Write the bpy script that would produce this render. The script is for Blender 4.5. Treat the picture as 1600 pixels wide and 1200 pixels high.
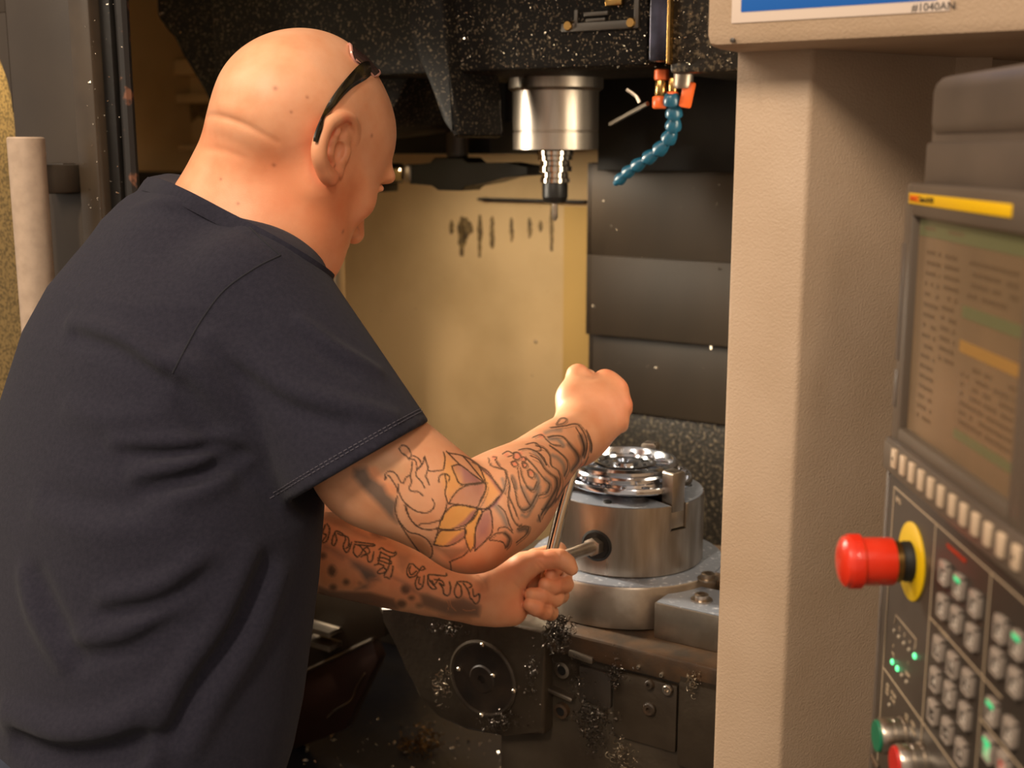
import bpy, bmesh, math, random
import numpy as np
from mathutils import Vector, Matrix
from math import sin, cos, pi, radians as R

SC = bpy.context.scene
COL = SC.collection
for _o in list(bpy.data.objects):
    bpy.data.objects.remove(_o)

# ---------------------------------------------------------------- camera
FPX = 1900.0
CAMZ = 1.62
TH = R(11.0)
cd = bpy.data.cameras.new('camera')
cd.sensor_width = 36.0
cd.lens = FPX * 36.0 / 1600.0
cd.clip_start = 0.02
cd.clip_end = 60
cam = bpy.data.objects.new('camera', cd)
cam.location = (0, 0, CAMZ)
cam.rotation_euler = (R(90) - TH, 0, 0)
COL.objects.link(cam)
SC.camera = cam
cd.dof.use_dof = True
cd.dof.focus_distance = 1.34
cd.dof.aperture_fstop = 4.5
cd.dof.aperture_blades = 8

# ---------------------------------------------------------------- world, lamps, exposure
W = bpy.data.worlds.new('world')
SC.world = W
W.use_nodes = True
W.node_tree.nodes['Background'].inputs[0].default_value = (1.0, 0.82, 0.66, 1)
W.node_tree.nodes['Background'].inputs[1].default_value = 0.50
SC.view_settings.view_transform = 'Standard'
SC.view_settings.look = 'None'
SC.view_settings.gamma = 1.0
SC.view_settings.exposure = 0.0
SC.view_settings.use_curve_mapping = False
SC.cycles.use_denoising = True
SC.cycles.max_bounces = 8
SC.cycles.caustics_reflective = False
SC.cycles.caustics_refractive = False


def area_light(name, loc, target, sx, sy, power, col):
    l = bpy.data.lights.new(name, 'AREA')
    l.shape = 'RECTANGLE'
    l.size = sx
    l.size_y = sy
    l.energy = power
    l.color = col
    o = bpy.data.objects.new(name, l)
    o.location = loc
    o.rotation_euler = (Vector(target) - Vector(loc)).to_track_quat('-Z', 'Y').to_euler()
    COL.objects.link(o)
    return o


# long shop lamps overhead behind the photographer
area_light('shop_lamp', (-1.1, -0.6, 3.3), (-0.2, 1.4, 1.2), 0.18, 0.7, 58, (1.0, 0.83, 0.64))
area_light('shop_lamp', (0.5, -1.2, 3.3), (0.1, 1.4, 1.2), 0.18, 0.9, 16, (1.0, 0.83, 0.66))
area_light('shop_lamp', (-2.2, 0.9, 3.2), (-0.3, 1.5, 1.3), 0.35, 1.4, 30, (1.0, 0.82, 0.62))

# ---------------------------------------------------------------- geometry of the view, machine frame
FW = np.array([0, cos(TH), -sin(TH)])
UP = np.array([0, sin(TH), cos(TH)])
RT = np.array([1.0, 0, 0])
CAM = np.array([0, 0, CAMZ])


def P(px, py, d):
    """point seen at photo pixel (px,py), at depth d along the optical axis"""
    return CAM + d * (FW + (px - 800) / FPX * RT - (py - 600) / FPX * UP)


def project(V):
    q = V - CAM
    d = q @ FW
    return np.stack([800 + FPX * (q @ RT) / d, 600 - FPX * (q @ UP) / d, d], -1)


PSI = R(-33.0)                       # the machine stands turned to the camera
OM = np.array([0.161, 1.62, 0.0])    # axis of the chuck on the floor
MX = np.array([cos(PSI), sin(PSI), 0])
MY = np.array([-sin(PSI), cos(PSI), 0])


def mw(u, v, z):
    return OM + u * MX + v * MY + np.array([0, 0, z])


def pm(px, py, v):
    """(u,z) of the point seen at a pixel on the machine plane v"""
    dr = FW + (px - 800) / FPX * RT - (py - 600) / FPX * UP
    t = (v - (CAM - OM) @ MY) / (dr @ MY)
    q = CAM + t * dr - OM
    return float(q @ MX), float(q[2])


def pz(px, py, z):
    """(u,v) of the point seen at a pixel on the level z"""
    dr = FW + (px - 800) / FPX * RT - (py - 600) / FPX * UP
    t = (z - CAMZ) / dr[2]
    q = CAM + t * dr - OM
    return float(q @ MX), float(q @ MY)


def srgb(r, g, b):
    f = lambda c: (c / 255 / 12.92) if c <= 10 else ((c / 255 + 0.055) / 1.055) ** 2.4
    return (f(r), f(g), f(b))


# ---------------------------------------------------------------- materials
def mat(name, col, rough=0.5, metal=0.0, spec=0.5, var=0.0, vscale=20.0, var2=None, bump=0.0, bscale=60.0,
        aniso=0.0, emis=0.0, coat=0.0, alpha=None, stretch=None, vdetail=4.0, lo=0.35, hi=0.65, rvar=0.0, transmission=0.0):
    m = bpy.data.materials.new(name)
    m.use_nodes = True
    nt = m.node_tree
    b = nt.nodes['Principled BSDF']
    b.inputs['Base Color'].default_value = (*col, 1)
    b.inputs['Roughness'].default_value = rough
    b.inputs['Metallic'].default_value = metal
    b.inputs['Specular IOR Level'].default_value = spec
    b.inputs['Coat Weight'].default_value = coat
    b.inputs['Anisotropic'].default_value = aniso
    if transmission:
        b.inputs['Transmission Weight'].default_value = transmission
    if emis:
        b.inputs['Emission Color'].default_value = (*col, 1)
        b.inputs['Emission Strength'].default_value = emis
    tc = nt.nodes.new('ShaderNodeTexCoord')
    src = tc.outputs['Object']
    if stretch:
        mp = nt.nodes.new('ShaderNodeMapping')
        mp.inputs['Scale'].default_value = stretch
        nt.links.new(src, mp.inputs['Vector'])
        src = mp.outputs['Vector']
    if var or var2 or rvar:
        n = nt.nodes.new('ShaderNodeTexNoise')
        n.inputs['Scale'].default_value = vscale
        n.inputs['Detail'].default_value = vdetail
        nt.links.new(src, n.inputs['Vector'])
        mr = nt.nodes.new('ShaderNodeMapRange')
        mr.inputs['From Min'].default_value = lo
        mr.inputs['From Max'].default_value = hi
        nt.links.new(n.outputs['Fac'], mr.inputs['Value'])
        mx = nt.nodes.new('ShaderNodeMix')
        mx.data_type = 'RGBA'
        c2 = var2 if var2 else tuple(c * (1 - var) for c in col)
        mx.inputs[6].default_value = (*col, 1)
        mx.inputs[7].default_value = (*c2, 1)
        nt.links.new(mr.outputs['Result'], mx.inputs[0])
        nt.links.new(mx.outputs[2], b.inputs['Base Color'])
        if rvar:
            m2 = nt.nodes.new('ShaderNodeMapRange')
            m2.inputs['To Min'].default_value = rough
            m2.inputs['To Max'].default_value = rough + rvar
            nt.links.new(mr.outputs['Result'], m2.inputs['Value'])
            nt.links.new(m2.outputs['Result'], b.inputs['Roughness'])
    if bump:
        n2 = nt.nodes.new('ShaderNodeTexNoise')
        n2.inputs['Scale'].default_value = bscale
        n2.inputs['Detail'].default_value = 3.0
        nt.links.new(tc.outputs['Object'], n2.inputs['Vector'])
        bp = nt.nodes.new('ShaderNodeBump')
        bp.inputs['Strength'].default_value = bump
        bp.inputs['Distance'].default_value = 0.002
        nt.links.new(n2.outputs['Fac'], bp.inputs['Height'])
        nt.links.new(bp.outputs['Normal'], b.inputs['Normal'])
    return m


# ---------------------------------------------------------------- building helpers
def put(o, label=None, cat=None, group=None, kind=None):
    if label: o['label'] = label
    if cat: o['category'] = cat
    if group: o['group'] = group
    if kind: o['kind'] = kind
    return o


def thing(name, label, cat, loc, rz=0.0, group=None):
    o = bpy.data.objects.new(name, None)
    o.empty_display_size = 0.05
    o.location = [float(c) for c in loc]
    o.rotation_euler = (0, 0, rz)
    COL.objects.link(o)
    return put(o, label, cat, group)


def link(name, me, m, parent=None, smooth=None):
    o = bpy.data.objects.new(name, me)
    COL.objects.link(o)
    if m is not None and len(me.materials) == 0:
        me.materials.append(m)
    if parent is not None:
        o.parent = parent
    return o


def obj(name, bm, m, parent=None, smooth=True, angle=35):
    me = bpy.data.meshes.new(name)
    bmesh.ops.recalc_face_normals(bm, faces=bm.faces)
    if smooth:
        for f in bm.faces: f.smooth = True
        a = R(angle)
        for e in bm.edges:
            if len(e.link_faces) == 2 and e.calc_face_angle(0) > a: e.smooth = False
    bm.to_mesh(me)
    bm.free()
    return link(name, me, m, parent)


def BM(): return bmesh.new()


def xf(bm, verts, M):
    for v in verts: v.co = M @ v.co


def box(bm, x0, x1, y0, y1, z0, z1, bev=0.0, seg=2, M=None):
    r = bmesh.ops.create_cube(bm, size=1.0)
    vs = r['verts']
    for v in vs:
        v.co = Vector(((x0 + x1) / 2 + v.co.x * (x1 - x0), (y0 + y1) / 2 + v.co.y * (y1 - y0), (z0 + z1) / 2 + v.co.z * (z1 - z0)))
    if bev > 0:
        es = list({e for v in vs for e in v.link_edges})
        r2 = bmesh.ops.bevel(bm, geom=es, offset=bev, segments=seg, affect='EDGES', profile=0.5)
        vs = list({v for v in r2['verts']} | {v for v in vs if v.is_valid})
    if M is not None: xf(bm, vs, M)
    return vs


def lathe(bm, prof, n=48, axis='z', M=None, closed_ends=True):
    """prof: list of (r, h) from one end to the other"""
    rings = []
    allv = []
    for r, h in prof:
        ring = []
        for i in range(n):
            a = 2 * pi * i / n
            c = (r * cos(a), r * sin(a), h)
            if axis == 'x': c = (h, r * cos(a), r * sin(a))
            if axis == 'y': c = (r * cos(a), h, r * sin(a))
            ring.append(bm.verts.new(c))
        rings.append(ring)
        allv += ring
    for a, b in zip(rings, rings[1:]):
        for i in range(n):
            bm.faces.new((a[i], a[(i + 1) % n], b[(i + 1) % n], b[i]))
    if closed_ends:
        bm.faces.new(rings[0][::-1])
        bm.faces.new(rings[-1])
    if M is not None: xf(bm, allv, M)
    return allv


def prism(bm, pts, z0, z1, M=None, bev=0):
    """pts in the xy plane, extruded along z"""
    lo = [bm.verts.new((x, y, z0)) for x, y in pts]
    hi = [bm.verts.new((x, y, z1)) for x, y in pts]
    n = len(pts)
    fs = [bm.faces.new(lo[::-1]), bm.faces.new(hi)]
    for i in range(n):
        fs.append(bm.faces.new((lo[i], lo[(i + 1) % n], hi[(i + 1) % n], hi[i])))
    vs = lo + hi
    if bev:
        r2 = bmesh.ops.bevel(bm, geom=list({e for f in fs for e in f.edges}), offset=bev, segments=2, affect='EDGES', profile=0.5)
        vs = list({v for v in r2['verts']} | {v for v in vs if v.is_valid})
    if M is not None: xf(bm, vs, M)
    return vs


def frames(pts):
    pts = [np.array(p, float) for p in pts]
    T = [pts[min(i + 1, len(pts) - 1)] - pts[max(i - 1, 0)] for i in range(len(pts))]
    T = [t / (np.linalg.norm(t) + 1e-12) for t in T]
    up = np.array([0, 0, 1.0])
    if abs(T[0] @ up) > 0.9: up = np.array([1.0, 0, 0])
    out = []
    nrm = up - (up @ T[0]) * T[0]
    for t in T:
        nrm = nrm - (nrm @ t) * t
        nrm /= np.linalg.norm(nrm) + 1e-12
        out.append((t, nrm, np.cross(t, nrm)))
    return out


def tube(bm, pts, rad, n=10, caps=True):
    """rad: number, list, or list of (ra, rb) with frames along the points"""
    fr = frames(pts)
    rings = []
    for i, (p, (t, a, b)) in enumerate(zip(pts, fr)):
        r = rad[i] if isinstance(rad, (list, tuple)) else rad
        ra, rb = r if isinstance(r, (list, tuple)) else (r, r)
        p = np.array(p, float)
        rings.append([bm.verts.new(tuple(p + ra * cos(2 * pi * k / n) * a + rb * sin(2 * pi * k / n) * b)) for k in range(n)])
    for q, s in zip(rings, rings[1:]):
        for k in range(n):
            bm.faces.new((q[k], q[(k + 1) % n], s[(k + 1) % n], s[k]))
    if caps:
        bm.faces.new(rings[0][::-1])
        bm.faces.new(rings[-1])


def spline(pts, n=8):
    """Catmull-Rom through the points"""
    p = [np.array(q, float) for q in pts]
    p = [2 * p[0] - p[1]] + p + [2 * p[-1] - p[-2]]
    out = []
    for i in range(1, len(p) - 2):
        for k in range(n):
            t = k / n
            a, b, c, d = p[i - 1:i + 3]
            out.append(0.5 * (2 * b + (c - a) * t + (2 * a - 5 * b + 4 * c - d) * t * t + (3 * b - a - 3 * c + d) * t ** 3))
    out.append(p[-2])
    return out


def text_mesh(name, s, size, m, parent=None, depth=0.0003, align='LEFT', M=None):
    c = bpy.data.curves.new(name, 'FONT')
    c.body = s
    c.size = size
    c.extrude = depth
    c.align_x = align
    c.align_y = 'CENTER'
    c.resolution_u = 3
    t = bpy.data.objects.new(name, c)
    COL.objects.link(t)
    dg = bpy.context.evaluated_depsgraph_get()
    me = bpy.data.meshes.new_from_object(t.evaluated_get(dg))
    bpy.data.objects.remove(t)
    me.name = name
    me.materials.clear()
    if M is not None: me.transform(M)
    return link(name, me, m, parent)


def grid_mesh(name, V, F):
    me = bpy.data.meshes.new(name)
    V = np.asarray(V, np.float32)
    F = np.asarray(F, np.int32)
    me.vertices.add(len(V))
    me.vertices.foreach_set('co', V.ravel())
    k = F.shape[1]
    me.loops.add(F.size)
    me.loops.foreach_set('vertex_index', F.ravel())
    me.polygons.add(len(F))
    me.polygons.foreach_set('loop_start', np.arange(len(F), dtype=np.int32) * k)
    me.polygons.foreach_set('loop_total', np.full(len(F), k, np.int32))
    me.polygons.foreach_set('use_smooth', np.ones(len(F), bool))
    me.update(calc_edges=True)
    return me

# ---------------------------------------------------------------- sculpting: smooth unions of tapering limbs, meshed on a sparse grid
class Sculpt:
    def __init__(s):
        s.ops = []

    def _add(s, fn, c, r, k, mode):
        s.ops.append((fn, np.array(c, float), float(r), float(k), mode))

    def cone(s, a, b, ra, rb, k=0.008, mode='u'):
        a = np.array(a, float); b = np.array(b, float)
        ba = b - a
        l2 = ba @ ba
        rr = ra - rb
        a2 = max(l2 - rr * rr, 1e-12)
        il2 = 1.0 / l2

        def fn(p):
            pa = p - a
            y = pa @ ba
            z = y - l2
            x2 = ((pa * l2 - y[:, None] * ba) ** 2).sum(1)
            y2 = y * y * l2
            z2 = z * z * l2
            kk = np.sign(rr) * rr * rr * x2
            d = (np.sqrt(x2 * a2 * il2) + y * rr) * il2 - ra
            d = np.where(np.sign(z) * a2 * z2 > kk, np.sqrt(x2 + z2) * il2 - rb, d)
            d = np.where(np.sign(y) * a2 * y2 < kk, np.sqrt(x2 + y2) * il2 - ra, d)
            return d
        s._add(fn, (a + b) / 2, math.sqrt(l2) / 2 + max(ra, rb), k, mode)

    def chain(s, pts, k=0.008, mode='u', sub=0):
        if sub:
            q = spline([(*p, r) for p, r in pts], sub)
            pts = [(a[:3], a[3]) for a in q]
        for (a, ra), (b, rb) in zip(pts, pts[1:]):
            s.cone(a, b, ra, rb, k, mode)

    def ell(s, c, r, A=None, k=0.01, mode='u'):
        c = np.array(c, float); r = np.array(r, float)
        A = np.eye(3) if A is None else np.array(A, float)   # rows: the axes

        def fn(p):
            q = (p - c) @ A.T
            k0 = np.sqrt(((q / r) ** 2).sum(1))
            k1 = np.sqrt(((q / (r * r)) ** 2).sum(1)) + 1e-9
            return k0 * (k0 - 1.0) / k1
        s._add(fn, c, r.max(), k, mode)

    def group(s, sub, k, mode='u'):
        """another sculpt as one piece (its pieces keep their own blends)"""
        us = [o for o in sub.ops if o[4] == 'u']
        c = np.mean([o[1] for o in us], 0)
        r = max(np.linalg.norm(o[1] - c) + o[2] for o in us)
        s._add(lambda p: sub.eval(p), c, r, k, mode)

    def ridge(s, pts, amp, sig):
        """a raised (amp>0) or sunk fold along 3D points; fades at its ends"""
        pts = np.array(pts, float)
        c = pts.mean(0)
        r = np.linalg.norm(pts - c, axis=1).max()
        n = len(pts)
        w = np.sin(np.linspace(0.12, 0.88, n) * pi) ** 0.7

        def fn(p):
            best = np.full(len(p), 1e9); bw = np.zeros(len(p))
            for i in range(n - 1):
                a, b = pts[i], pts[i + 1]
                t = np.clip(((p - a) @ (b - a)) / ((b - a) @ (b - a) + 1e-12), 0, 1)
                d2 = ((p - a - t[:, None] * (b - a)) ** 2).sum(1)
                m = d2 < best
                best = np.where(m, d2, best)
                bw = np.where(m, w[i] + (w[i + 1] - w[i]) * t, bw)
            return amp * bw * np.exp(-best / (sig * sig))
        s._add(fn, c, r + 2.2 * sig, 0, 'd')

    def eval(s, p, c=None, rad=None):
        """values at points; c, rad: a ball that holds them, to skip far pieces"""
        d = np.full(len(p), 10.0)
        for fn, oc, orad, k, mode in s.ops:
            if c is not None:
                if np.linalg.norm(oc - c) > orad + rad + k + (0.045 if mode == 'u' else 0.0 if mode == 'd' else 0.03): continue
            if mode == 'd':
                d = d - fn(p)
                continue
            e = fn(p)
            if mode == 'u':
                h = np.maximum(k - np.abs(d - e), 0.0) / k
                d = np.minimum(d, e) - h * h * k * 0.25
            else:                     # 's': carved out, 'i': kept inside
                if mode == 's': e = -e
                h = np.maximum(k - np.abs(d - e), 0.0) / k
                d = np.maximum(d, e) + h * h * k * 0.25
        return d

    def eval_any(s, p, cell=0.03):
        """values at scattered points, by cells"""
        key = np.floor(p / cell).astype(np.int64)
        lin = (key[:, 0] * 73856093) ^ (key[:, 1] * 19349663) ^ (key[:, 2] * 83492791)
        order = np.argsort(lin, kind='stable')
        ls = lin[order]
        cuts = np.flatnonzero(np.r_[True, ls[1:] != ls[:-1]])
        cuts = np.r_[cuts, len(ls)]
        out = np.empty(len(p))
        for a, b in zip(cuts[:-1], cuts[1:]):
            ix = order[a:b]
            q = p[ix]
            c = (q.min(0) + q.max(0)) / 2
            out[ix] = s.eval(q, c, np.linalg.norm(q.max(0) - c) + 1e-6)
        return out

    def snap(s, V, steps=1, eps=0.0006):
        T = np.array([[1, 1, 1], [1, -1, -1], [-1, 1, -1], [-1, -1, 1]], float)
        for _ in range(steps):
            f = [s.eval_any(V + eps * t) for t in T]
            g = sum(fi[:, None] * t for fi, t in zip(f, T)) / (4 * eps)
            d = sum(f) / 4
            gn = (g * g).sum(1)
            V = V - np.clip(d / np.maximum(gn, 0.25), -0.004, 0.004)[:, None] * g
        return V

    def march(s, px, steps=70, d0=0.75, d1=2.2):
        """surface points seen at photo pixels (N,2); nan where the ray misses"""
        px = np.array(px, float).reshape(-1, 2)
        dr = FW + (px[:, :1] - 800) / FPX * RT - (px[:, 1:] - 600) / FPX * UP
        ln = np.linalg.norm(dr, axis=1)
        t = np.full(len(px), d0)
        live = np.ones(len(px), bool)
        for _ in range(steps):
            q = CAM + t[:, None] * dr
            d = s.eval(q)
            t = t + np.where(live, d / ln * 0.8, 0)
            live = live & (np.abs(d) > 1e-4) & (t < d1)
        q = CAM + t[:, None] * dr
        q[t >= d1] = np.nan
        return q

    def mesh(s, h, lo=None, hi=None, B=12):
        us = [o for o in s.ops if o[4] == 'u']
        if lo is None:
            lo = np.min([o[1] - o[2] for o in us], 0) - 0.02
            hi = np.max([o[1] + o[2] for o in us], 0) + 0.02
        lo = np.array(lo); hi = np.array(hi)
        bs = B * h
        nb = np.ceil((hi - lo) / bs).astype(int)
        g = np.stack(np.meshgrid(*[np.arange(n) for n in nb], indexing='ij'), -1).reshape(-1, 3)
        cen = lo + (g + 0.5) * bs
        d = s.eval_any(cen, 0.12)
        act = g[np.abs(d) < bs * 0.87 * 1.7 + 0.006]
        N = (nb * B + 2).astype(np.int64)

        def key(i, j, k): return (i * N[1] + j) * N[2] + k
        r = np.arange(B + 1)
        I, J, K = np.meshgrid(r, r, r, indexing='ij')
        base = np.stack([I, J, K], -1).reshape(-1, 3)
        vk, vp, quads = [], [], []
        E = [(0, 1), (2, 3), (4, 5), (6, 7), (0, 2), (1, 3), (4, 6), (5, 7), (0, 4), (1, 5), (2, 6), (3, 7)]
        off = np.array([[(c >> 2) & 1, (c >> 1) & 1, c & 1] for c in range(8)])
        for b in act:
            o = b * B
            pts = lo + (o + base) * h
            c = lo + (o + B / 2) * h
            f = s.eval(pts, c, bs * 0.87)
            if f.min() > 0 or f.max() < 0: continue
            f = f.reshape(B + 1, B + 1, B + 1)
            C = [f[a:B + a, e:B + e, g_:B + g_] for a, e, g_ in off]
            st = np.stack(C, -1).reshape(-1, 8)
            neg = st < 0
            m = neg.any(1) & ~neg.all(1)
            ci = np.stack(np.meshgrid(np.arange(B), np.arange(B), np.arange(B), indexing='ij'), -1).reshape(-1, 3)[m]
            st = st[m]; neg = neg[m]
            acc = np.zeros((len(ci), 3)); cnt = np.zeros(len(ci))
            for a, e in E:
                x = neg[:, a] != neg[:, e]
                t = st[:, a] / np.where(x, st[:, a] - st[:, e], 1)
                q = off[a] + t[:, None] * (off[e] - off[a])
                acc += np.where(x[:, None], q, 0); cnt += x
            vp.append(lo + (o + ci + acc / cnt[:, None]) * h)
            gi = (o + ci).astype(np.int64)
            vk.append(key(gi[:, 0], gi[:, 1], gi[:, 2]))
            for ax in range(3):
                sl0 = [slice(0, B)] * 3
                sl1 = [slice(0, B)] * 3
                sl1[ax] = slice(1, B + 1)
                A0 = f[tuple(sl0)] < 0
                A1 = f[tuple(sl1)] < 0
                w = np.argwhere(A0 != A1)
                if len(w) == 0: continue
                fl = A0[A0 != A1]
                gw = (w + o).astype(np.int64)
                u, v = (ax + 1) % 3, (ax + 2) % 3
                eu = np.zeros(3, np.int64); eu[u] = 1
                ev = np.zeros(3, np.int64); ev[v] = 1
                qs = np.stack([key(*(gw - eu - ev).T), key(*(gw - ev).T), key(*gw.T), key(*(gw - eu).T)], 1)
                qs[~fl] = qs[~fl][:, ::-1]
                quads.append(qs)
        vk = np.concatenate(vk); vp = np.concatenate(vp); quads = np.concatenate(quads)
        so = np.argsort(vk)
        vk = vk[so]; vp = vp[so]
        ix = np.searchsorted(vk, quads)
        ix = np.clip(ix, 0, len(vk) - 1)
        ok = (vk[ix] == quads).all(1)
        return vp, ix[ok]


def refine(V, F):
    """every quad into four"""
    e = np.concatenate([F[:, [0, 1]], F[:, [1, 2]], F[:, [2, 3]], F[:, [3, 0]]])
    e.sort(1)
    ue, inv = np.unique(e[:, 0].astype(np.int64) * len(V) + e[:, 1], return_inverse=True)
    ea, eb = ue // len(V), ue % len(V)
    n = len(F)
    em = (V[ea] + V[eb]) / 2
    fm = V[F].mean(1)
    eo = len(V); fo = eo + len(em)
    e0, e1, e2, e3 = [inv[i * n:(i + 1) * n] + eo for i in range(4)]
    c = np.arange(n) + fo
    Q = np.concatenate([np.stack(q, 1) for q in ((F[:, 0], e0, c, e3), (e0, F[:, 1], e1, c), (c, e1, F[:, 2], e2), (e3, c, e2, F[:, 3]))])
    return np.concatenate([V, em, fm]), Q

# ================================================================ materials of the machine
m_beige = mat('beige_powder_coat', srgb(188, 162, 136), .5, var2=srgb(178, 151, 123), vscale=9, bump=.32, bscale=420, lo=.4, hi=.75)
m_tan = mat('tan_painted_sheet', srgb(200, 168, 122), .75, spec=.2, var2=srgb(176, 146, 100), vscale=4, lo=.45, hi=.75)
m_black = mat('oily_black_paint', srgb(26, 23, 20), .42, spec=.35, var2=srgb(16, 14, 13), vscale=14, bump=.15, bscale=90)
m_spat = mat('chip_spattered_black', srgb(20, 17, 15), .6, spec=.12, var2=srgb(94, 82, 66), vscale=260, lo=.60, hi=.68, vdetail=2)
m_dark = mat('dark_grey_paint', srgb(72, 64, 56), .42, var2=srgb(56, 50, 44), vscale=11, bump=.06, bscale=200)
m_darkplate = mat('dark_cover_plate', srgb(58, 47, 36), .5, spec=.25, var2=srgb(46, 38, 29), vscale=6, stretch=(1, 1, .25))
m_speck = mat('wet_speckled_plate', srgb(38, 33, 27), .35, metal=.4, var2=srgb(110, 96, 76), vscale=150, lo=.52, hi=.68, bump=.4, bscale=150)
m_steel = mat('turned_steel', srgb(205, 192, 178), .27, metal=1.0, var2=srgb(150, 138, 124), vscale=30, stretch=(1, 1, .15), aniso=.4, rvar=.12)
m_steel2 = mat('ground_steel', srgb(186, 174, 160), .36, metal=1.0, var2=srgb(146, 134, 120), vscale=22, rvar=.1)
m_wet = mat('wet_steel_top', srgb(150, 156, 168), .40, metal=.45, var2=srgb(205, 208, 214), vscale=120, lo=.58, hi=.68, rvar=.1)  # bluish base stands in for cool lamplight reflected by the wet tops
m_alu = mat('machined_aluminium', srgb(205, 208, 216), .16, metal=1.0)  # slight blue tint stands in for the reflection of a cool lamp
m_chrome = mat('chrome', srgb(215, 205, 190), .10, metal=1.0)
m_cast = mat('oily_cast_iron', srgb(78, 68, 56), .42, metal=.3, var2=srgb(54, 44, 34), vscale=9, bump=.25, bscale=120)
m_rust = mat('rusty_iron', srgb(86, 62, 40), .55, var2=srgb(52, 42, 32), vscale=25, bump=.3, bscale=150)
m_hole = mat('dark_bore', srgb(16, 14, 12), .6)
m_chip = mat('metal_chips', srgb(214, 200, 180), .25, metal=.9)
m_dullchip = mat('dull_chips', srgb(150, 136, 116), .35, metal=.8)
m_darkchip = mat('dark_swarf', srgb(96, 88, 80), .3, metal=.9)
m_blue = mat('blue_hose_plastic', srgb(24, 82, 106), .35, coat=.3)
m_orange = mat('orange_plastic', srgb(226, 100, 40), .4)
m_brass = mat('brass', srgb(190, 150, 90), .25, metal=1.0)
m_redbrown = mat('red_brown_panel', srgb(62, 40, 33), .4, var=.3, vscale=8)
m_pan = mat('chip_pan_paint', srgb(40, 38, 40), .35, var2=srgb(24, 26, 36), vscale=7, bump=.3, bscale=60)
m_tube = mat('grey_handle_tube', srgb(192, 168, 146), .45, var2=srgb(178, 155, 134), vscale=60, bump=.1, bscale=300)
m_door = mat('door_grey_paint', srgb(62, 52, 42), .45, var2=srgb(52, 43, 35), vscale=5, bump=.06, bscale=300)
m_strip = mat('door_edge_strip', srgb(70, 58, 45), .38, var2=srgb(58, 48, 38), vscale=18)
m_rubber = mat('rubber_seal', srgb(32, 28, 26), .6, var2=srgb(120, 78, 56), vscale=45, lo=.58, hi=.66)
m_floor = mat('shop_floor_paint', srgb(96, 92, 86), .5, var=.25, vscale=3)
m_white = mat('sticker_white', srgb(226, 206, 190), .5)
m_bluep = mat('sticker_blue', srgb(22, 98, 186), .4)
m_ink = mat('printed_black', srgb(34, 30, 30), .6)

BASE = {}


def mthing(name, label, cat, u, v, z, group=None):
    o = thing(name, label, cat, mw(u, v, z), PSI, group)
    BASE[o.name] = (u, v, z)
    return o


def mobj(name, bm, m, th, parent=None, angle=35, smooth=True):
    """bm in machine coordinates (u,v,z); th the thing whose base it hangs on"""
    u, v, z = BASE[th.name]
    bmesh.ops.translate(bm, verts=bm.verts, vec=(-u, -v, -z))
    return obj(name, bm, m, parent or th, smooth, angle)


def mstruct(name, bm, m):
    o = obj(name, bm, m)
    o.location = mw(0, 0, 0); o.rotation_euler = (0, 0, PSI)
    o['kind'] = 'structure'
    return o


def U(px, py, v): return pm(px, py, v)[0]


def Z(px, py, v): return pm(px, py, v)[1]


def poly_uz(px_pts, v):
    return [pm(x, y, v) for x, y in px_pts]


def prism_uz(bm, pts, v0, v1, bev=0):
    return prism(bm, pts, -v1, -v0, M=Matrix(((1, 0, 0, 0), (0, 0, -1, 0), (0, 1, 0, 0), (0, 0, 0, 1))), bev=bev)


rnd = random.Random(7)


def chips(bm, place, n, smin, smax):
    """small curved flakes; place() gives a point and an outward direction"""
    for _ in range(n):
        p, nrm = place()
        p = Vector(p); s = rnd.uniform(smin, smax) * (rnd.random() ** 2 * .8 + .35)
        q = Vector((rnd.gauss(0, 1), rnd.gauss(0, 1), rnd.gauss(0, 1))).normalized()
        a = q * s
        b = q.cross(Vector(nrm) + Vector((.3 * rnd.gauss(0, 1), .3 * rnd.gauss(0, 1), .3 * rnd.gauss(0, 1)))).normalized() * s * rnd.uniform(.25, .7)
        o = Vector(nrm) * s * .3
        vs = [bm.verts.new(p + o + c) for c in (-a - b, a - b * .6, a * .8 + b, -a * .7 + b)]
        top = bm.verts.new(p + o + Vector(nrm) * s * .5)
        bm.faces.new((vs[0], vs[1], top)); bm.faces.new((vs[1], vs[2], top)); bm.faces.new((vs[2], vs[3], top)); bm.faces.new((vs[3], vs[0], top))
        bm.faces.new(vs[::-1])


def curls(bm, place, n, smin, smax):
    """coiled shavings"""
    for _ in range(n):
        p, nrm = place()
        p = np.array(p, float)
        s = rnd.uniform(smin, smax)
        ax = np.array([rnd.gauss(0, 1), rnd.gauss(0, 1), rnd.gauss(0, 1)]); ax /= np.linalg.norm(ax)
        e1 = np.cross(ax, [.3, .5, .8]); e1 /= np.linalg.norm(e1); e2 = np.cross(ax, e1)
        r0 = s * rnd.uniform(.2, .5); tw = rnd.uniform(2, 8); ln = s * rnd.uniform(.3, 1.2)
        pts = [p + np.array(nrm) * s * .4 + r0 * (cos(t * tw) * e1 + sin(t * tw) * e2) + ax * ln * (t - .5) for t in np.linspace(0, 1, 9)]
        tube(bm, pts, [(s * .07, s * .02)] * 9, 4)


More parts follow.
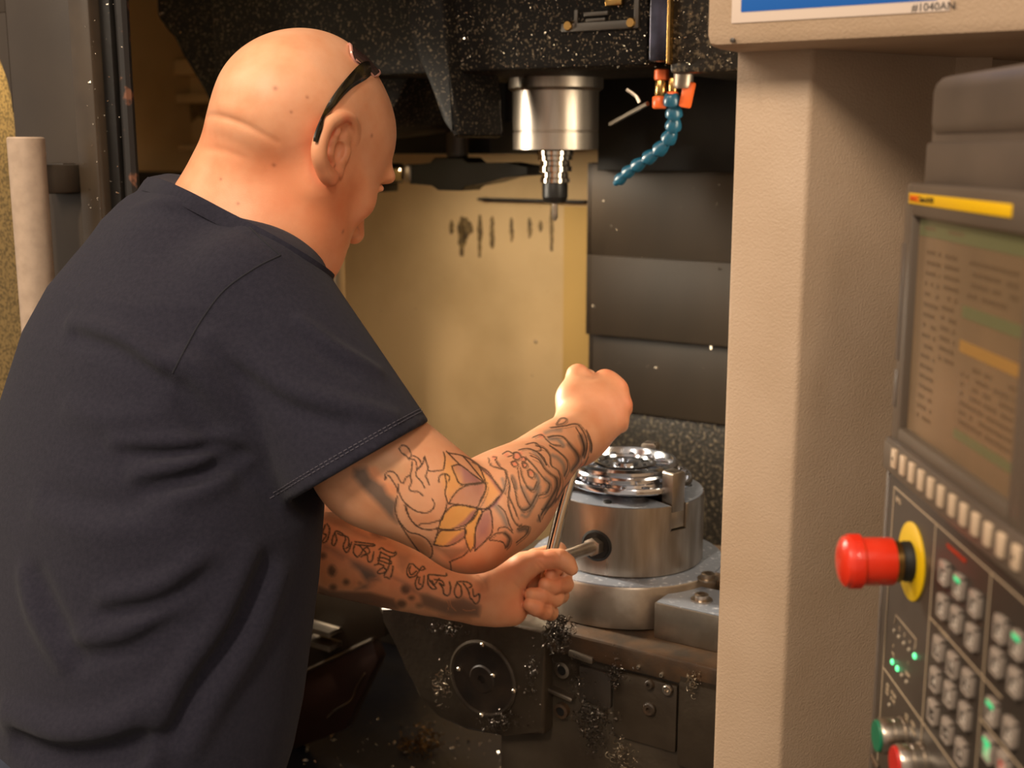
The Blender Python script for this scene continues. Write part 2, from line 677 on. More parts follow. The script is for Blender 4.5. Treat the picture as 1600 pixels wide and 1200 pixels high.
# ================================================================ the setting
b = BM(); box(b, -5, 5, -3, 6, -.05, 0)
_o = obj('floor', b, m_floor); _o['kind'] = 'structure'
VB = .80
b = BM(); box(b, -1.7, .95, VB, VB + .03, .3, 2.7)
wall_back = mstruct('wall_back', b, m_tan)
b = BM()
for x0, x1, y0, y1 in ((190, 420, 98, 112), (190, 420, 150, 158), (190, 420, 226, 236)):
    u0, z1 = pm(x0, y0, VB - .04); u1, z0 = pm(x1, y1, VB - .04)
    box(b, u0, u1, VB - .05, VB, z0, z1, .004)
mobj_l = obj('wall_rail', b, m_tan, wall_back)
# soot marks the coolant left on the back wall, thin raised crusts
m_soot = mat('soot_streak', srgb(74, 58, 34), .6, var2=srgb(130, 104, 62), vscale=60)
b = BM()
for x, y0, y1, w in ((722, 338, 400, 7), (727, 340, 374, 12), (750, 336, 402, 4), (769, 338, 388, 4), (800, 340, 378, 3.5), (828, 340, 372, 3), (862, 318, 392, 3), (706, 344, 366, 3), (845, 345, 362, 3), (908, 352, 372, 3)):
    n = 9
    L_, R_ = [], []
    for i in range(n + 1):
        y = y0 + (y1 - y0) * i / n
        ww = w * (sin(pi * (i + .4) / (n + .8)) ** .6) * rnd.uniform(.6, 1.2)
        L_.append(pm(x - ww + rnd.uniform(-1, 1), y, VB)); R_.append(pm(x + ww + rnd.uniform(-1, 1), y, VB))
    prism_uz(b, L_ + R_[::-1], VB - .0015, VB + .001)
put(obj('grime', b, m_soot, wall_back), kind='stuff')
b = BM(); u0, z1 = pm(745, 309, VB - .02); u1, z0 = pm(912, 318, VB - .02)
box(b, u0, u1, VB - .02, VB + .001, z0, z1, .002)
obj('wall_slot', b, m_hole, wall_back)
b = BM()
for _ in range(34):
    x, y = rnd.uniform(545, 905), rnd.uniform(250, 700)
    u_, z_ = pm(x, y, VB)
    chips(b, lambda: ((u_, VB - .0005, z_), (0, -1, 0)), 1, .0022, .0042)
put(obj('stuck_chip', b, m_chip, wall_back), kind='stuff')
b = BM(); u0, z1 = pm(881, 322, VB - .004); u1, z0 = pm(935, 760, VB - .004); box(b, u0, u1, VB - .004, VB + .001, z0, z1, .001)
obj('wall_strip', b, mat('ochre_strip', srgb(186, 150, 88), .7, spec=.2), wall_back)
b = BM()
for (x0, x1, y0, y1) in ((236, 300, 158, 176), (262, 330, 160, 200), (212, 292, 208, 219)):
    u0, z1 = pm(x0, y0, VB); u1, z0 = pm(x1, y1, VB)
    pts = [(u0 + (u1 - u0) * t, z1) for t in np.linspace(0, 1, 8)] + [(u0 + (u1 - u0) * t, z0 + (z1 - z0) * rnd.uniform(0, .5)) for t in np.linspace(1, 0, 8)]
    prism_uz(b, pts, VB - .002, VB + .001)
put(obj('grime', b, m_soot, wall_back), kind='stuff')
b = BM(); u0, z1 = pm(150, 267, .55); u0 = max(u0, -1.68); u1, z0 = pm(330, 345, .55); box(b, u0, u1, .55, .60, z0, z1, .004)
low_ = mthing('lower_housing', 'black housing low behind the neck of the man', 'machine block', u0, .55, z0); mobj('housing_body', b, m_black, low_)
b = BM(); box(b, u0 + .05, u0 + .09, .56, .60, .60, z0 + .01); mobj('housing_leg', b, m_black, low_)
# left inside wall and roof of the enclosure
b = BM(); box(b, -1.75, -1.70, -.30, VB, .3, 2.7); mstruct('wall_left', b, m_tan)
b = BM(); box(b, .95, 1.0, -.25, VB, .3, 2.7); mstruct('wall_right', b, m_dark)
b = BM(); box(b, -1.75, 1.0, -.32, VB + .03, 2.7, 2.74); mstruct('ceiling', b, m_dark)
# chip pan under the table
b = BM(); box(b, -1.7, .95, -.26, VB, .57, .60)
pan = mstruct('trim_1', b, m_pan)
# panel over the door, apron under it
b = BM(); box(b, -1.75, .30, -.30, -.26, 2.06, 2.72, .006); mstruct('trim_3', b, m_beige)  # unseen, added to keep shop light out of the upper interior
b = BM(); box(b, -1.75, 1.0, -.30, -.26, 0, .66, .006); mstruct('trim_2', b, m_beige)

# ---------------------------------------------------------------- telescopic way cover at the right
wc = mthing('way_cover', 'dark stacked telescopic cover plates at the right behind the chuck', 'machine cover', .2, .55, .6)
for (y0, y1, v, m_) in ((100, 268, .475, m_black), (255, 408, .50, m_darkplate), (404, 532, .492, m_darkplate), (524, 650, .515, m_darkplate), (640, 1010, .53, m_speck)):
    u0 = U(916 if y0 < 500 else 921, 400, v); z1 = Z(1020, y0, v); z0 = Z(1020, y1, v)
    if y0 == 100: u0 = U(934, 200, v)  # top plate is black: the head's shadow put into its colour
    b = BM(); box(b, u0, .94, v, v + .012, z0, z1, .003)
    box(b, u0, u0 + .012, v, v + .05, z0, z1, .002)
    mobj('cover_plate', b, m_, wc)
b = BM()
for _ in range(26):
    x, y = rnd.uniform(925, 1135), rnd.uniform(280, 640)
    u_, z_ = pm(x, y, .488)
    chips(b, lambda: ((u_, .489, z_), (0, -1, 0)), 1, .002, .004)
put(mobj('stuck_chip', b, m_chip, wc), kind='stuff')

# ---------------------------------------------------------------- tool changer housing and arm
tc_ = mthing('tool_changer', 'black tool changer housing with a double ended swing arm behind the spindle', 'tool changer', U(715, 240, .42), .42, 1.6)
b = BM(); box(b, U(420, 200, .45), U(766, 200, .45), .45, .76, Z(640, 241, .45), 2.5, .006)
box(b, U(764, 200, .5), U(800, 200, .5), .5, .76, Z(780, 192, .5), 2.5, .004)
mobj('housing', b, m_black, tc_)
VA = .40
ua, za = pm(715, 280, VA)
b = BM(); lathe(b, [(.016, 1.60), (.020, 1.605), (.020, 1.66), (.030, 1.68), (.030, 1.80)], 24, M=Matrix.Translation((ua, VA, 0)))
mobj('arm_shaft', b, m_dark, tc_)
dz = lambda y: Z(715, y, VA)
b = BM()
ux = lambda x: U(x, 275, VA)
arm = [(ux(650), dz(257)), (ux(688), dz(256)), (ux(694), dz(246)), (ux(738), dz(246)), (ux(745), dz(256)), (ux(800), dz(253)), (ux(838), dz(258)), (ux(838), dz(272)), (ux(800), dz(276)), (ux(775), dz(284)), (ux(742), dz(288)),
       (ux(736), dz(297)), (ux(698), dz(297)), (ux(690), dz(288)), (ux(655), dz(288))]
prism_uz(b, arm, VA - .03, VA + .03, .002)
mobj('swing_arm', b, m_black, tc_, angle=18)
for x0, x1, y0, y1, m_ in ((622, 646, 260, 283, m_chrome), (648, 658, 258, 285, m_steel), (606, 621, 256, 288, m_black), (584, 612, 286, 302, m_black)):
    b = BM(); box(b, ux(x0), ux(x1), VA - .035, VA + .02, dz(y1), dz(y0), .003); mobj('gripper', b, m_, tc_)

# ---------------------------------------------------------------- spindle head
SU, SV = (P(868, 180, 2.0) - OM) @ MX, (P(868, 180, 2.0) - OM) @ MY
HV = .10
hd = mthing('spindle_head', 'black chip spattered spindle head with a chrome spindle nose', 'spindle', SU, SV, 1.72)
zb = Z(870, 108, HV)
b = BM(); box(b, U(330, 60, HV), U(1012, 60, HV), HV, .38, zb, 2.45, .010)
mobj('head_casting', b, m_spat, hd)
b = BM(); prism_uz(b, [pm(238, -60, HV + .05), pm(243, 28, HV + .05), pm(262, 52, HV + .05), pm(292, 78, HV + .05), pm(320, 140, HV + .05), pm(345, 215, HV + .05), pm(420, 225, HV + .05), pm(600, 200, HV + .05), pm(640, 120, HV + .05), pm(640, -60, HV + .05)], HV + .05, .40, .012)
mobj('side_cover', b, m_spat, hd)
b = BM(); prism_uz(b, [pm(625, -30, HV - .03), pm(640, 40, HV - .03), pm(655, 90, HV - .03), pm(690, 190, HV - .03), pm(708, 215, HV - .03), pm(716, 212, HV - .03), pm(708, 150, HV - .03), pm(700, 100, HV - .03), pm(690, -30, HV - .03)], HV - .03, HV + .1, .01)
mobj('coolant_pipe_cover', b, m_spat, hd)
m_bluish = mat('wet_blue_plate', srgb(88, 88, 108), .25, metal=.6, var2=srgb(40, 38, 44), vscale=18)
b = BM(); box(b, U(1014, 60, HV - .005), U(1042, 60, HV - .005), HV - .005, .35, zb + .005, 2.4, .003); mobj('corner_plate', b, m_bluish, hd)
b = BM(); box(b, U(1042, 60, HV - .01), U(1047, 60, HV - .01), HV - .012, .35, zb, 2.4, .002); mobj('edge_rail', b, m_brass, hd)
b = BM(); box(b, U(1047, 60, HV), U(1195, 60, HV), HV, .38, zb - .012, 2.4, .005); mobj('side_plate', b, m_speck, hd)
# name plate frame and fittings on the front
b = BM()
for x0, x1, y0, y1 in ((994, 1000, -20, 44), (880, 998, 38, 44), (900, 905, 16, 44), (915, 952, 20, 24), (918, 948, 30, 33)):
    u0, z1 = pm(x0, y0, HV); u1, z0 = pm(x1, y1, HV); box(b, u0, u1, HV - .006, HV, z0, z1, .001)
mobj('plate_frame', b, m_dark, hd)
for x, y in ((891, 41), (989, 36)):
    b = BM(); u_, z_ = pm(x, y, HV); lathe(b, [(.006, -.009), (.0075, -.006), (.0075, 0)], 12, 'y', M=Matrix.Translation((u_, HV, z_))); mobj('plate_bolt', b, m_brass, hd)
b = BM(); u0, z1 = pm(950, -6, HV); u1, z0 = pm(976, 9, HV); box(b, u0, u1, HV - .01, HV, z0, z1, .002); mobj('tag', b, m_brass, hd)
T_ = Matrix.Translation((SU, SV, 0))
zt, zbt = 1.742, 1.612
b = BM(); lathe(b, [(.060, zbt + .02), (.0705, zbt + .005), (.0705, zbt + .032), (.0690, zbt + .033), (.0690, zbt + .035), (.0705, zbt + .036), (.0705, zt - .032), (.074, zt - .030), (.0775, zt - .027), (.0775, zt - .001), (.06, zt)][1:], 64, M=T_)
mobj('spindle_nose', b, m_steel, hd)
b = BM(); lathe(b, [(.11, zt), (.115, zt + .004), (.115, zt + .06)], 48, M=T_); mobj('spindle_collar', b, m_black, hd)
b = BM()


def on_head():
    k = rnd.random()
    if k < .62:
        x = 640 + 400 * rnd.random(); y = rnd.uniform(-10, 106)
    elif k < .82:
        x = 1048 + 100 * rnd.random(); y = rnd.uniform(-10, 108)
    else:
        x = 245 + 400 * rnd.random() ** 1.2; y = rnd.uniform(0, 100) + max(0, (x - 560)) * .3
    v = HV if x > 640 else HV + .05
    if x > 1048: v = HV
    if x <= 640 and (y > 28 + (x - 243) * .9 or (x < 243)): y = rnd.uniform(0, 28)
    u_, z_ = pm(x, y, v - .001)
    return (u_, v - .001, z_), (0, -1, 0)


chips(b, on_head, 1100, .0007, .0023)
put(mobj('stuck_chip', b, m_chip, hd), kind='stuff')
# coolant fittings and the blue jointed hose
hose_px = [(1050, 158), (1053, 178), (1052, 197), (1045, 216), (1031, 233), (1014, 246), (996, 258), (981, 269), (969, 280)]
HS = .14
for i, (x, y, w, h_, m_) in enumerate(((1034, 117, 11, 8, m_orange), (1031, 160, 11, 9, m_orange), (1051, 152, 9, 8, m_orange), (1033, 138, 9, 13, m_brass), (1052, 134, 7, 12, m_brass))):
    u_, z_ = pm(x, y, HS); r = w * 1.85 / FPX; hh = h_ * 1.85 / FPX
    b = BM(); lathe(b, [(r * .8, -hh), (r, -hh * .8), (r, hh * .8), (r * .8, hh)], 10, M=Matrix.Translation((u_, HS, z_))); mobj('hose_fitting', b, m_, hd, angle=50)
b = BM(); u_, z_ = pm(1074, 148, HS); box(b, -.008, .008, -.006, .006, -.018, .018, .003, M=Matrix.Translation((u_, HS, z_)) @ Matrix.Rotation(R(12), 4, 'Y')); mobj('valve_lever', b, m_orange, hd)
b = BM(); u_, z_ = pm(1068, 122, HS); lathe(b, [(.012, -.014), (.014, -.010), (.014, .03)], 10, M=Matrix.Translation((u_, HS, z_))); mobj('valve_body', b, m_steel2, hd)
hp = []
for i, (x, y) in enumerate(hose_px):
    v = HS + .01 * i
    u_, z_ = pm(x, y, v); hp.append(np.array([u_, v, z_]))
hose = None
for i, p in enumerate(hp):
    t = hp[min(i + 1, len(hp) - 1)] - hp[max(i - 1, 0)]
    M_ = Matrix.Translation(p) @ Vector(t).to_track_quat('Z', 'Y').to_matrix().to_4x4()
    r = .0115 - .0004 * i
    ln = np.linalg.norm(t) * (.5 if 0 < i < len(hp) - 1 else 1) * .62
    b = BM(); lathe(b, [(r * .55, -ln), (r * .78, -ln * .85), (r * 1.05, -ln * .30), (r * 1.12, -ln * .05), (r * 1.12, ln * .18), (r * .98, ln * .24), (r * .60, ln * .34), (r * .55, ln)], 16, M=M_)
    if hose is None:
        hose = mobj('coolant_hose', b, m_blue, hd)
    else:
        _k = mobj('hose_segment', b, m_blue, hd, parent=hose)
b = BM(); tube(b, spline([(*[pm(1000, 160, HS)[0]], HS, Z(1000, 160, HS)), (pm(994, 150, HS)[0], HS, Z(994, 150, HS)), (pm(980, 140, HS)[0], HS, Z(980, 140, HS))], 4), .003, 8)
tube(b, [(U(1012, 162, HS), HS, Z(1012, 162, HS)), (U(938, 194, HS), HS + .03, Z(938, 194, HS + .03))], .0035, 8)
mobj('air_pipe', b, m_steel2, hd)

# tool holder in the spindle
th_ = mthing('tool_holder', 'chrome tool holder with a black collet nut and drill hanging from the spindle', 'tool holder', SU, SV, 1.60)
zz = lambda y: Z(868, y, SV)
b = BM(); lathe(b, [(.030, zz(236)), (.030, zz(242)), (.0285, zz(244)), (.0285, zz(250)), (.0245, zz(252)), (.0245, zz(258)), (.0275, zz(260)), (.0275, zz(268)), (.022, zz(270)), (.022, zz(277)), (.0245, zz(279)), (.0245, zz(285)), (.018, zz(287))], 40, M=T_)
mobj('holder_body', b, m_chrome, th_)
b = BM(); lathe(b, [(.020, zz(284)), (.0215, zz(288)), (.0215, zz(308)), (.018, zz(316)), (.010, zz(318))], 18, M=T_); mobj('collet_nut', b, m_black, th_, angle=20)
b = BM(); lathe(b, [(.0048, zz(312)), (.0048, zz(340)), (.0005, zz(346))], 14, M=T_); mobj('drill', b, m_steel2, th_)

# ---------------------------------------------------------------- rotary table, chuck base, chuck
VF = -.16
rt = mthing('rotary_table', 'oily cast iron rotary table with a round end cover carrying the chuck', 'rotary table', .05, 0, .60)
zt = 1.005
b = BM(); box(b, -.11, .40, VF + .004, .26, .60, zt - .032, .004); mobj('table_body', b, m_cast, rt)
b = BM(); box(b, -.13, .40, VF - .004, .27, zt - .032, zt, .004); mobj('table_top', b, m_rust, rt)
VE = -.178
ends = poly_uz([(586, 946), (603, 968), (622, 1004), (637, 1050), (654, 1090), (684, 1122), (730, 1142), (790, 1150), (850, 1150), (850, 1010), (852, 984), (760, 968), (680, 950)], VE)
b = BM(); prism_uz(b, ends, VE, .18, .006); mobj('end_bracket', b, m_cast, rt)
uc, zc = pm(755, 1060, VE)
rr = 61 * 1.50 / FPX
b = BM(); lathe(b, [(rr + .006, .001), (rr + .006, -.002), (rr + .003, -.0035), (rr, -.002), (rr, .0)], 48, 'y', M=Matrix.Translation((uc, VE, zc)), closed_ends=False); mobj('cover_ring', b, m_cast, rt)
m_cover = mat('oily_round_cover', srgb(58, 46, 36), .45, var2=srgb(34, 28, 24), vscale=22, bump=.2, bscale=80)
b = BM(); lathe(b, [(rr, .0), (rr, -.002), (rr * .96, -.0022), (.02, -.003), (.018, -.005), (.006, -.005), (.005, -.002), (.0005, -.002)], 48, 'y', M=Matrix.Translation((uc, VE, zc))); mobj('round_cover', b, m_cover, rt)
for x, y in ((716, 1046), (753, 1008), (802, 1080), (752, 1118), (770, 1056)):
    u_, z_ = pm(x, y, VE - .006); b = BM(); lathe(b, [(.0032, .002), (.0032, -.002), (.002, -.0035)], 10, 'y', M=Matrix.Translation((u_, VE - .004, z_))); mobj('cover_screw', b, m_chip, rt)
for x, y, r0, m_ in ((880, 1046, 14, m_steel2), (878, 1110, 13, m_rust)):
    u_, z_ = pm(x, y, VF); r0 = r0 * 1.5 / FPX
    b = BM(); lathe(b, [(r0, .004), (r0, -.004), (r0 * .62, -.005), (r0 * .6, .003), (.0005, .003)], 24, 'y', M=Matrix.Translation((u_, VF, z_))); mobj('port', b, m_, rt)
    b = BM(); lathe(b, [(r0 * .6, -.0038), (.0005, -.0036)], 20, 'y', M=Matrix.Translation((u_, VF, z_))); mobj('port_bore', b, m_hole, rt)
for x0, x1, y0, y1, m_, rot in ((892, 930, 1014, 1034, m_steel2, 5), (858, 898, 1074, 1092, m_steel2, 8), (912, 948, 1100, 1120, m_steel, 0)):
    u0, z1 = pm(x0, y0, VF); u1, z0 = pm(x1, y1, VF)
    b = BM(); box(b, -(u1 - u0) / 2, (u1 - u0) / 2, -.008, .006, -(z1 - z0) / 2, (z1 - z0) / 2, .002, M=Matrix.Translation(((u0 + u1) / 2, VF, (z0 + z1) / 2)) @ Matrix.Rotation(R(rot), 4, 'Y')); mobj('tag_plate', b, m_, rt)
u0, z1 = pm(960, 1046, VF); u1, z0 = pm(1056, 1176, VF)
b = BM(); box(b, u0, u1, VF - .002, VF + .006, z0, z1, .002); mobj('access_plate', b, m_cast, rt)
b = BM(); box(b, U(1062, 1080, VF), .39, VF - .004, VF + .006, Z(1080, 1200, VF), Z(1080, 1056, VF), .002); mobj('access_plate', b, m_cast, rt)
b = BM(); box(b, U(905, 1100, VF), U(955, 1100, VF), VF - .002, VF + .006, Z(930, 1100, VF), Z(930, 1046, VF), .002); mobj('access_plate', b, m_dark, rt)
for x, y, r0, m_ in ((1017, 1068, 8, m_rust), (1046, 1076, 9, m_steel2), (1017, 1106, 11, m_rust), (1037, 1052, 4, m_chip), (1001, 1040, 3, m_chip)):
    u_, z_ = pm(x, y, VF); r0 = r0 * 1.5 / FPX
    b = BM(); lathe(b, [(r0, .0), (r0, -.006), (r0 * .8, -.008), (r0 * .4, -.008), (r0 * .35, -.004), (.0003, -.004)], 12, 'y', M=Matrix.Translation((u_, VF, z_))); mobj('cap_screw', b, m_, rt)

# swarf caught on the table
sw = mthing('swarf_clump', 'clump of dark curled metal shavings under the left hand', 'metal shavings', *([U(878, 985, VF - .02)]), VF - .02, 1.0)


def clump(px, py, v, sx, sz, dep=.012):
    def f():
        u_, z_ = pm(px + rnd.gauss(0, sx), py + rnd.gauss(0, sz), v)
        return (u_, v - abs(rnd.gauss(0, dep)), z_), (0, -1, 0)
    return f


b = BM(); curls(b, clump(880, 985, VF - .012, 9, 13, .010), 150, .006, .014); curls(b, clump(872, 963, VF - .02, 8, 4, .01), 40, .005, .010)
_s = mobj('shavings', b, m_darkchip, sw); _s['kind'] = 'stuff'
_i = 0
for x, y, sx, sz, n, big, lab in ((964, 1050, 7, 9, 60, .010, 'small tuft of curled shavings beside the dark access plate'), (930, 1118, 14, 12, 90, .011, 'bright heap of shavings around the lower sensor block'),
                                  (1086, 1060, 5, 8, 36, .009, 'thin wisp of shavings near the pillar on the table front'), (930, 1150, 9, 12, 60, .010, 'ragged shavings hanging low on the table front'),
                                  (785, 1128, 14, 7, 60, .010, 'heap of shavings below the round end cover'), (692, 1072, 6, 16, 46, .009, 'shavings stuck left of the round end cover'),
                                  (834, 1060, 4, 22, 46, .008, 'vertical trail of shavings right of the round end cover'), (700, 978, 14, 5, 40, .009, 'pale shavings lying above the round end cover'),
                                  (972, 1180, 8, 12, 50, .010, 'lowest shavings at the foot of the table front'), (905, 1062, 8, 14, 40, .008, 'shavings round the upper port of the table')):
    v = VE - .004 if x < 850 else VF - .006
    sw2 = mthing('swarf_clump', lab, 'metal shavings', U(x, y, v), v, Z(x, y, v))
    b = BM(); curls(b, clump(x, y, v, sx, sz, .004), n, big * .4, big); chips(b, clump(x, y, v, sx * 1.3, sz * 1.3, .002), n, .001, .003)
    _s = mobj('shavings', b, m_dullchip if _i % 3 == 2 else m_darkchip, sw2); _s['kind'] = 'stuff'; _i += 1

fb = mthing('fixture_base', 'round steel base plate under the chuck with a wet top', 'base plate', 0, 0, zt)
b = BM(); lathe(b, [(.130, zt), (.1345, zt + .002), (.1345, 1.060), (.1325, 1.063)], 96); mobj('base_ring', b, m_steel2, fb)
b = BM(); lathe(b, [(.1322, 1.0625), (.1315, 1.0645), (.05, 1.0645)], 96); mobj('base_top', b, m_wet, fb)

ch = mthing('chuck', 'three jaw steel chuck with a hub clamped in it', 'chuck', 0, 0, 1.0645)
RC = .1035
b = BM(); lathe(b, [(RC - .002, 1.0645), (RC, 1.067), (RC, 1.126)], 96); mobj('chuck_body', b, m_steel, ch)
JA = [math.atan2(*(np.array([.57, -.82, 0]) @ np.stack([MY, MX], 1)))]
JA = [JA[0], JA[0] + 2 * pi / 3, JA[0] + 4 * pi / 3]
sl = .0125
for k in range(3):
    a0, a1 = JA[k], JA[k] + 2 * pi / 3
    d0 = math.asin(sl / RC)
    arc_ = [(RC * cos(t), RC * sin(t)) for t in np.linspace(a0 + d0, a1 - d0, 40)]
    am = (a0 + a1) / 2
    inner = (2 * sl / math.sqrt(3) * cos(am), 2 * sl / math.sqrt(3) * sin(am))
    b = BM(); prism(b, arc_ + [inner], 1.126, 1.160, bev=.0012); mobj('face_segment', b, m_steel, ch, angle=40)
    # wet face on top of each segment
    top = [(.1015 * cos(t), .1015 * sin(t)) for t in np.linspace(a0 + d0 * 1.12, a1 - d0 * 1.12, 40)]
    b = BM(); prism(b, top + [(inner[0] * 1.2, inner[1] * 1.2)], 1.1595, 1.1605); mobj('face_top', b, m_wet, ch)
    M_ = Matrix.Rotation(JA[k], 4, 'Z')
    b = BM()
    box(b, .035, .100, -.0118, .0118, 1.128, 1.152, .001, M=M_)
    jaw = mobj('jaw', b, m_steel2, ch)
    b = BM(); prism(b, [(-.011, 1.150), (.011, 1.150), (.011, 1.201), (.008, 1.204), (-.008, 1.204), (-.011, 1.201)], -.101, -.080, M=M_ @ Matrix(((0, 0, -1, 0), (1, 0, 0, 0), (0, 1, 0, 0), (0, 0, 0, 1))), bev=.001)
    mobj('top_jaw', b, m_steel, ch, parent=jaw)
    b = BM(); lathe(b, [(.006, 1.1605), (.0055, 1.1625), (.002, 1.1625)], 12, M=Matrix.Rotation(am, 4, 'Z') @ Matrix.Translation((.083, 0, 0))); mobj('face_screw', b, m_hole, ch)
# pinion hole for the key
_q = body_q = P(905, 866, 1.555) - OM
KA = math.atan2(_q @ MY, _q @ MX)
KZ = 1.106
M_ = Matrix.Rotation(KA, 4, 'Z')
b = BM(); lathe(b, [(.0215, RC - .006), (.0215, RC + .0002), (.0185, RC + .0012), (.0175, RC - .001)], 32, 'x', M=Matrix.Translation((0, 0, KZ)) @ Matrix.Identity(4) if False else Matrix.Translation((0, 0, KZ)) @ M_, closed_ends=False); mobj('key_bore_rim', b, m_hole, ch)
b = BM(); lathe(b, [(.0178, RC - .01), (.0178, RC + .0004), (.004, RC + .0006)], 32, 'x', M=Matrix.Translation((0, 0, KZ)) @ M_); mobj('key_bore', b, m_hole, ch)  # flush dark disc, black in place of the shade inside the bore

# the workpiece
def wobj(name, bm, m, th):
    bmesh.ops.translate(bm, verts=bm.verts, vec=(0, 0, .008))
    return mobj(name, bm, m, th)


wp = mthing('machined_hub', 'shiny machined aluminium hub with drilled rings held on the chuck', 'workpiece', 0, 0, 1.1615)
b = BM(); lathe(b, [(.052, 1.1535), (.052, 1.1635)], 48); wobj('hub_step', b, m_alu, wp)
b = BM(); lathe(b, [(.060, 1.162), (.0855, 1.164), (.0870, 1.166), (.0870, 1.170), (.0855, 1.1725), (.083, 1.1725), (.083, 1.170), (.072, 1.170), (.070, 1.176), (.03, 1.176)], 80); wobj('flange', b, m_alu, wp)
off = Matrix.Translation((-.004, -.004, 0))
b = BM(); lathe(b, [(.067, 1.172), (.0725, 1.175), (.0725, 1.181), (.070, 1.184), (.0725, 1.187), (.0725, 1.191), (.069, 1.194), (.0655, 1.194), (.062, 1.190), (.060, 1.183), (.058, 1.181), (.02, 1.181)], 80, M=off); wobj('rim', b, m_alu, wp)
b = BM(); lathe(b, [(.042, 1.180), (.043, 1.1885), (.0405, 1.190), (.037, 1.190), (.035, 1.187), (.018, 1.186), (.017, 1.190), (.011, 1.191), (.010, 1.183), (.002, 1.183)], 60, M=off); wobj('inner_hub', b, m_alu, wp)
for k in range(14):
    a_ = 2 * pi * k / 14 + .1
    b = BM(); box(b, .0425, .0605, -.0032, .0032, 1.181, 1.1885, .001, M=off @ Matrix.Rotation(a_, 4, 'Z')); wobj('rib', b, m_alu, wp)
for k in range(8):
    a_ = 2 * pi * k / 8 + .25
    b = BM(); lathe(b, [(.0032, 1.1862), (.0032, 1.1875), (.0008, 1.1876)], 10, M=off @ Matrix.Rotation(a_, 4, 'Z') @ Matrix.Translation((.027, 0, 0))); wobj('drilled_hole', b, m_hole, wp)
for k in range(16):
    a_ = 2 * pi * k / 16
    b = BM(); lathe(b, [(.0042, 1.170), (.0042, 1.1735), (.0028, 1.1745), (.0005, 1.1745)], 10, M=Matrix.Rotation(a_, 4, 'Z') @ Matrix.Translation((.0775, 0, 0))); wobj('stud', b, m_alu, wp)
for k in range(12):
    a_ = 2 * pi * k / 12 + .2
    b = BM(); box(b, .0725, .0765, -.004, .004, 1.176, 1.181, .001, M=off @ Matrix.Rotation(a_, 4, 'Z')); wobj('lug', b, m_alu, wp)

# clamp blocks beside the base
for (u0, u1, v0, v1, z1, lab, bx, by) in ((U(1022, 960, -.12), .36, -.12, -.035, 1.0535, 'front ground steel clamp block at the right of the chuck base', 1096, 938), (.106, .38, .0, .10, 1.063, 'rear steel clamp block partly behind the chuck base', 1106, 905)):
    cb = mthing('clamp_block', lab, 'clamp', u0, v0, zt, 'steel clamp blocks by the chuck')
    b = BM(); box(b, u0, u1, v0, v1, zt, z1 - .001, .0015); mobj('block', b, m_steel2, cb)
    b = BM(); box(b, u0 + .002, u1 - .002, v0 + .002, v1 - .002, z1 - .0015, z1, .0005); mobj('block_face', b, m_wet, cb)
    uu, vv = pz(bx, by, z1)
    b = BM(); lathe(b, [(.014, z1), (.014, z1 + .002), (.009, z1 + .0025), (.009, z1 + .008), (.0075, z1 + .009), (.004, z1 + .009), (.0035, z1 + .004), (.0005, z1 + .004)], 20, M=Matrix.Translation((uu, vv, 0))); mobj('clamp_bolt', b, m_steel, cb)
# things seen behind the chuck, right: step of the table
b = BM(); box(b, .19, .40, .12, .24, zt, 1.10, .003); box(b, .21, .40, .14, .24, 1.10, 1.13, .003)
st_ = mthing('riser_block', 'pale steel riser behind the chuck next to the pillar', 'machine block', .19, .12, zt)
mobj('riser_body', b, m_wet, st_)

# chuck key
key = thing('chuck_key', 'steel chuck key with a long bar between both fists', 'wrench', P(872, 872, 1.525))
kb = np.array(P(872, 872, 1.525))
hole = mw(RC * cos(KA), RC * sin(KA), KZ)
b = BM()
kd = (hole - P(873, 874, 1.522)); kd /= np.linalg.norm(kd)
tube(b, [P(873, 874, 1.522) - kb, P(873, 874, 1.522) - kb + kd * .02, hole - kb - kd * .012], .0085, 16)
tube(b, [hole - kb - kd * .013, hole - kb - kd * .0125, hole - kb + kd * .004], [.0115, .0125, .0125], 6)
obj('key_shaft', b, m_steel2, key)
b = BM(); tube(b, [P(852, 905, 1.522) - kb, P(878, 795, 1.540) - kb, P(921, 640, 1.562) - kb, P(926, 622, 1.564) - kb], .0078, 18)
obj('key_bar', b, m_chrome, key)

# ---------------------------------------------------------------- low left inside: guard plates and the chip pan
VG = -.02
gp = mthing('chip_guard', 'sloping guard plates low inside the machine left of the table', 'machine cover', U(500, 1000, VG), VG, .60)
b = BM(); prism_uz(b, poly_uz([(380, 905), (600, 905), (600, 995), (380, 1092)], VG), VG, VG + .02, .002); mobj('upper_plate', b, m_darkplate, gp)
b = BM(); prism_uz(b, poly_uz([(380, 1098), (582, 1002), (592, 1030), (540, 1140), (380, 1200)], VG), VG - .002, VG + .02, .002); mobj('lower_plate', b, m_redbrown, gp)
b = BM(); tube(b, [(*[U(470, 1052, VG)], VG - .004, Z(470, 1052, VG)), (U(584, 998, VG), VG - .004, Z(584, 998, VG))], .003, 8); mobj('plate_lip', b, m_steel2, gp)
for y in (982, 1004):
    b = BM(); u0, z1 = pm(470, y, VG - .03); u1, z0 = pm(514, y + 9, VG - .03); box(b, u0, u1, VG - .03, VG, z0, z1, .002); mobj('ledge', b, m_steel2, gp)
b = BM(); tube(b, spline([(U(x, y, VG - .006), VG - .006, Z(x, y, VG - .006)) for x, y in ((570, 1052), (556, 1075), (548, 1095), (524, 1110), (512, 1122))], 4), .0022, 6); mobj('dried_crust', b, m_rust, gp)
